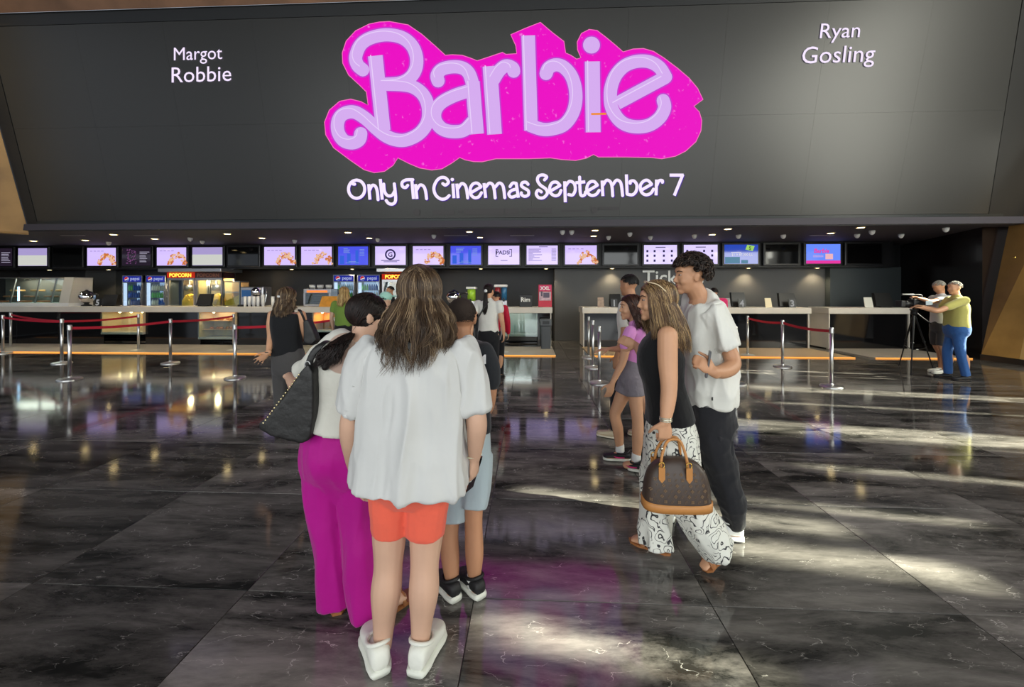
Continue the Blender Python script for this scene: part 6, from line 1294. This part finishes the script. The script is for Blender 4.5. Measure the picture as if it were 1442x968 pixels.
# ---------------------------------------------------------------- people further back, built on one standing figure
def stander(label, gpt, facing, H, topm, legm, sk, look=None, sleeve=.55, shorts=False, arms=None, hair=('crop', H_black), shoe=None, sole=None, vox=.0145, stout=1.0, top_name='shirt', leg_name='trousers', legpose=None, female=False, name='person'):
    k = H/1.72; G = Vector((gpt[0], gpt[1], 0)); p = Person(label, G, facing, vox, sk, name=name); f, r = p.f, p.r
    X = lambda a, b_, c: G+r*(a*k)+f*(b_*k)+UP*(c*k); st = stout
    p.head(X(0, .03, 1.60), look or f, 1.0*k); p.neck(X(0, 0, 1.45), .052*k); b = p.b
    torso(b, p, [(X(0,0,1.43), .07*k, .06*k), (X(0,0,1.40), .15*k, .08*k), (X(0,.01,1.28), .155*k*st, .105*k*st), (X(0,0,1.1), .135*k*st, .1*k*st), (X(0,0,.95), .155*k*st, .115*k*st), (X(0,0,.88), .155*k*st, .115*k*st)])
    sl = []
    for i, sx in enumerate((-1, 1)):
        s0 = X(.18*sx, 0, 1.385)
        if arms and arms[i]: e0, w0 = arms[i]; e0, w0 = Vector(e0), Vector(w0); hd = unit(w0-e0)
        else: e0, w0 = X(.235*sx, -.02, 1.12), X(.245*sx, .06, .88); hd = unit(UP*-1+f*.15)
        p.limb(b, [s0, (s0+e0)/2, e0, (e0+w0)/2, w0], [.052*k, .049*k, .042*k, .037*k, .026*k]); p.hand(w0, hd, r*-sx if abs(hd.z) > .6 else -UP, k, .4, 1 if sx > 0 else -1); sl.append((s0, e0, w0))
    lg = legpose or [(-.095, 0, 0), (.095, .02, 0)]; sh_ = []
    for (a, y0, dx) in lg:
        kn = X(a*1.05, .03+y0*.5, .5); an = X(a*1.05, -.02+y0, .085); p.limb(b, [X(a, 0, .88), X(a, .02, .7), kn, X(a*1.05, -.02+y0*.8, .36), an], [.085*k, .074*k, .054*k, .055*k, .036*k])
        h_, t_ = X(a*1.05, -.075+y0, 0), X(a*1.25, .175+y0, 0); p.foot(h_, t_, None); sh_.append((h_, t_, kn, an, a))
    p.body(3)
    mb = MB(); torso(mb, p, [(X(0,0,1.44), .078*k, .066*k), (X(0,0,1.405), .165*k, .092*k), (X(0,.01,1.28), .178*k*st, .125*k*st), (X(0,0,1.1), .165*k*st, .122*k*st), (X(0,0,.93), .175*k*st, .13*k*st)], mod=fold(6, .015))
    for s0, e0, w0 in sl:
        if sleeve > 0:
            pts = [s0, s0.lerp(e0, sleeve*.5/.55 if sleeve < 1 else .5), s0.lerp(e0, min(1, sleeve/.9))]; rd = [.07*k, .068*k, .062*k]
            if sleeve >= 1: pts = [s0, (s0+e0)/2, e0, (e0+w0)/2, e0.lerp(w0, .92)]; rd = [.072*k, .07*k, .062*k, .054*k, .044*k]
            mb.tube(pts, rd)
    p.part(top_name, mb, topm, vox, 3)
    mb = MB(); torso(mb, p, [(X(0,0,.97), .168*k*st, .125*k*st), (X(0,0,.9), .175*k*st, .135*k*st), (X(0,0,.84), .172*k*st, .13*k*st)])
    for h_, t_, kn, an, a in sh_:
        if shorts: mb.tube([X(a,0,.86), X(a,.02,.68), kn+UP*.02], [.098*k, .09*k, .078*k], side=p.r, caps=False)
        else: mb.tube([X(a,0,.86), X(a,.02,.7), kn, (kn+an)/2, an], [.098*k, .086*k, .07*k, .065*k, .06*k], side=p.r, caps=False, mod=fold(5, .04))
        p.shoe(h_, t_, .1*k, .09*k, shoe or M_shoe_b, sole or M_shoe_b, .025*k)
    p.part(leg_name, mb, legm, vox, 3)
    if hair[0] == 'crop': crop_hair(p, hair[1], 500, .012, 0, 3, low=-.2, rad=.005)
    elif hair[0] == 'long': fall_hair(p, 420, -UP, hair[1], hair[2], (.04, .04), .012, 4, .006, .02, 0, .6, 1.03, .013)
    elif hair[0] == 'pony':
        tie = p.hc-p.hf*.10*k+p.hu*.0*k; ponytail(p, hair[1], tie, [tie-UP*.12-p.f*.03, tie-UP*.28-p.f*.05, tie-UP*.40-p.f*.03], 420, 200, .02, .035, 6, .01, .004)
        p.part('hair_tie', MB().ell(tie-p.hf*.01, (.028, .028, .028)), M_white, fuse=False)
    return p
BL = cloth('black_trousers', (30, 30, 33))
# woman with long ponytail
G = ground(688, 546)
p = stander('woman with a long ponytail in a white T-shirt and black trousers at the counter', G, FW+RT*.25, 1.68, cloth('white_tee3', (216, 214, 206)), BL, SK4, look=FW+RT*.5, sleeve=.4, hair=('pony', H_dark), arms=[(J(664,452,6.2), J(664,470,6.1)), None])
tb = J(661, 474, 6.25); t = thing('crossbody_bag', tb, 'small black crossbody bag at the hip of the ponytail woman', 'bag'); link('bag_body', rel(solid(MB().bbox(tuple(tb-Vector((.07,.05,.09))), tuple(tb+Vector((.07,.05,.09))), .03), .012, 3), tb), mat('black_leather', (26, 25, 25), .5), t); link('bag_strap', rel(MB().tube([tb+UP*.08+RT*.04, J(672,450,6.12), J(684,430,6.12), J(688,425,6.3)], [(.012, .004)]*4, side=RT, n=6), tb), mat('black_leather', (26, 25, 25), .5), t, sm=True)
p = stander('person in a bulky red hooded jacket standing beside the ponytail woman', ground(698, 533), FW+RT*.1, 1.56, cloth('red_jacket', (190, 22, 54), .6, (.6, 8)), BL, SK4, sleeve=1, stout=1.05, top_name='jacket', hair=('crop', H_dark), look=FW-RT*.9)
p.part('hood', MB().ell(p.hc-p.hf*.0-UP*.14-p.f*.07, (.13, .09, .07), (p.r, p.f, UP)), cloth('red_jacket', (190, 22, 54)), .012, 3); p.part('grey_strap', MB().tube([J(705,462,6.7), J(706,470,6.68), J(704,478,6.7)], [.012]*3), mat('strap_grey', (150, 146, 150), .5), fuse=False)
p = stander('dark haired man in a white shirt and black trousers behind the girl in pink', ground(889, 618), FW*.6-RT*.8, 1.74, cloth('white_shirt', (222, 218, 208)), BL, SK3, look=FW*.75-RT*.6, sleeve=.6, hair=('crop', H_black), legpose=[(-.09, .16, 0), (.09, -.1, 0)], shoe=mat('sandal_beige', (206, 190, 160), .6), sole=mat('sole_beige', (220, 212, 190), .6))
p = stander('blonde woman in a green top facing the drink fridges', ground(484, 524), FW, 1.64, cloth('green_top', (112, 140, 62)), BL, SK1, sleeve=.5, hair=('long', H_blond, .27))
p = stander('person in a mint baseball cap beyond the woman in magenta', ground(541, 560), RT*.6+FW*.8, 1.54, cloth('mint_tee', (170, 204, 190)), BL, SK1, sleeve=.5, hair=('crop', H_dark))
cm = cloth('mint_cap', (158, 206, 190)); cp = MB().ell(p.hc+p.hu*.045, (.086, .102, .078), (p.hr, p.hf, p.hu)); c_ = p.part('cap', cp, cm, .01, 2); p.part('cap_brim', MB().ell(p.hc+p.hu*.05+p.hf*.13, (.075, .08, .012), (p.hr, p.hf, p.hu)), cm, .01, 2, parent=c_)
p = stander('dark haired man in black in front of the amber headed popcorn machine', ground(551, 494), -FW*.4-RT, 1.70, cloth('staff_black', (28, 28, 30)), BL, SK3, sleeve=.6, hair=('crop', H_black)); p.face()
p = stander('person with a pink backpack at the ticket counter behind the walking man', ground(1006, 512), FW, 1.64, cloth('pink_tee', (206, 60, 110)), BL, SK4, sleeve=.5, hair=('crop', H_dark))
tb = p.base+UP*1.2-FW*.22; t = thing('backpack', tb, 'pink backpack worn by the person at the ticket counter', 'bag'); link('pack_body', solid(MB().bbox((-.15, -.09, -.22), (.15, .09, .22), .06), .012, 4), cloth('pink_pack', (214, 50, 104)), t, sm=True); link('pack_pocket', MB().bbox((-.11, -.12, -.18), (.11, -.08, 0), .03), cloth('pink_pack2', (190, 40, 92)), t)
# men at the tripod
G = ground(1325, 526); fm = unit(LEFT*.9+FW*.2)
p = stander('man in a pale shirt, dark shorts and white trainers leaning to the video camera', G, fm, 1.76, cloth('pale_shirt', (196, 194, 192)), cloth('dark_shorts', (62, 58, 56)), SK3, look=LEFT*.9-UP*.45, sleeve=.55, shorts=True, leg_name='shorts', arms=[(J(1310,425,7.25), J(1294,420,7.25)), (J(1312,430,7.65), J(1296,424,7.65))], hair=('crop', H_grey), shoe=M_shoe_w, sole=M_sole_w, legpose=[(-.07, .02, 0), (.09, -.05, 0)])
G = ground(1347, 535)
p = stander('grey haired man in a yellow olive T-shirt and blue jeans behind the tripod', G, LEFT*.95+FW*.3, 1.74, cloth('olive_yellow', (176, 170, 96)), cloth('blue_jeans', (52, 92, 150), bump=(.5, 20)), SK2, look=LEFT, sleeve=.6, stout=1.15, leg_name='jeans', arms=[(J(1320,438,6.75), J(1298,434,6.85)), (J(1324,438,7.1), J(1300,432,7.15))], hair=('crop', H_grey), legpose=[(-.09, -.05, 0), (.09, .08, 0)])
# tripod and camera
D = 7.35; tp = J(1287, 438, D); g0 = Vector((tp.x, tp.y, 0)); t = thing('tripod', g0, 'thin black tripod carrying a video camera beside the shorter counter', 'tripod'); M_tp = mat('tripod_black', (34, 34, 36), .4, metal=.4)
for q in (ground(1266,515), ground(1283,528), ground(1315,523)):
    kn = tp.lerp(q, .5); l_ = link('leg', rel(MB().tube([tp-UP*.04, kn], [.016, .015], n=8).tube([kn, q+UP*.01], [.011, .010], n=8), g0), M_tp, t, sm=True); link('leg_foot', rel(MB().ell(q+UP*.014, (.018, .018, .014)), g0), M_tp, l_, sm=True); link('leg_clamp', rel(MB().ell(kn, (.024, .024, .02)), g0), M_tp, l_, sm=True)
link('tripod_head', rel(MB().lathe([(.035, -.08), (.05, -.04), (.045, .0), (.06, .01), (.06, .03)], tp, 16), g0), M_tp, t, sm=True); link('pan_bar', rel(MB().tube([tp, tp+RT*.2-UP*.16, tp+RT*.32-UP*.24], [.012]*3, n=8), g0), M_tp, t, sm=True)
link('spreader', rel(MB().tube([tp.lerp(ground(1266,515), .6), (tp*.4+g0*.6), tp.lerp(ground(1315,523), .6)], [.008]*3, n=6), g0), M_tp, t, sm=True)
c0 = tp+UP*.05; t = thing('video_camera', c0, 'black shoulder style video camera mounted on the tripod', 'camera'); M_cm = mat('camera_black', (26, 26, 28), .45)
link('camera_body', MB().bbox((-.06, -.07, 0), (.2, .07, .17), .02), M_cm, t); link('lens_barrel', MB().tube([(-.06, 0, .08), (-.2, 0, .08)], [.05, .06], n=18, caps=False), M_cm, t, sm=True); link('lens_hood', MB().bbox((-.28, -.07, .02), (-.2, .07, .14), .015), M_cm, t)
hh_ = link('top_handle', MB().tube([(-.05, 0, .16), (-.03, 0, .24), (.12, 0, .24), (.14, 0, .16)], [.014]*4, n=8), M_cm, t, sm=True); link('microphone', MB().tube([(-.24, -.03, .25), (-.04, -.03, .25)], [.02, .02], n=10), M_cm, t, sm=True); link('flip_screen', MB().bbox((.02, -.2, .06), (.14, -.19, .14), .004), mat('flip_lcd', (120, 130, 140), .2), t); link('hinge', MB().box((.02, -.19, .09), (.05, -.07, .11)), M_cm, t)
# paper bag
q = ground(1000, 668); t = thing('paper_bag', (q.x, q.y, 0), 'beige and white paper shopping bag on the floor behind the cargo trousers', 'bag'); link('bag_body', MB().add([(-.12,-.05,0),(.12,-.05,0),(.12,.05,0),(-.12,.05,0),(-.115,-.03,.27),(.115,-.03,.27),(.115,.03,.27),(-.115,.03,.27)], [(0,1,5,4),(1,2,6,5),(2,3,7,6),(3,0,4,7),(0,3,2,1),(4,5,6,7)]), mat('paper_beige', (200, 178, 140), .7), t)
link('bag_panel', MB().add([(-.10,-.0505,.02),(.02,-.0505,.02),(.02,-.036,.2),(-.10,-.036,.2)], [(0,1,2,3)]), mat('paper_white', (226, 224, 216), .7), t)
for y in (-.03, .03): link('bag_handle', MB().tube([(-.05, y, .27), (-.04, y, .34), (.04, y, .34), (.05, y, .27)], [.004]*4, n=6), mat('paper_cord', (180, 150, 110), .8), t, sm=True)
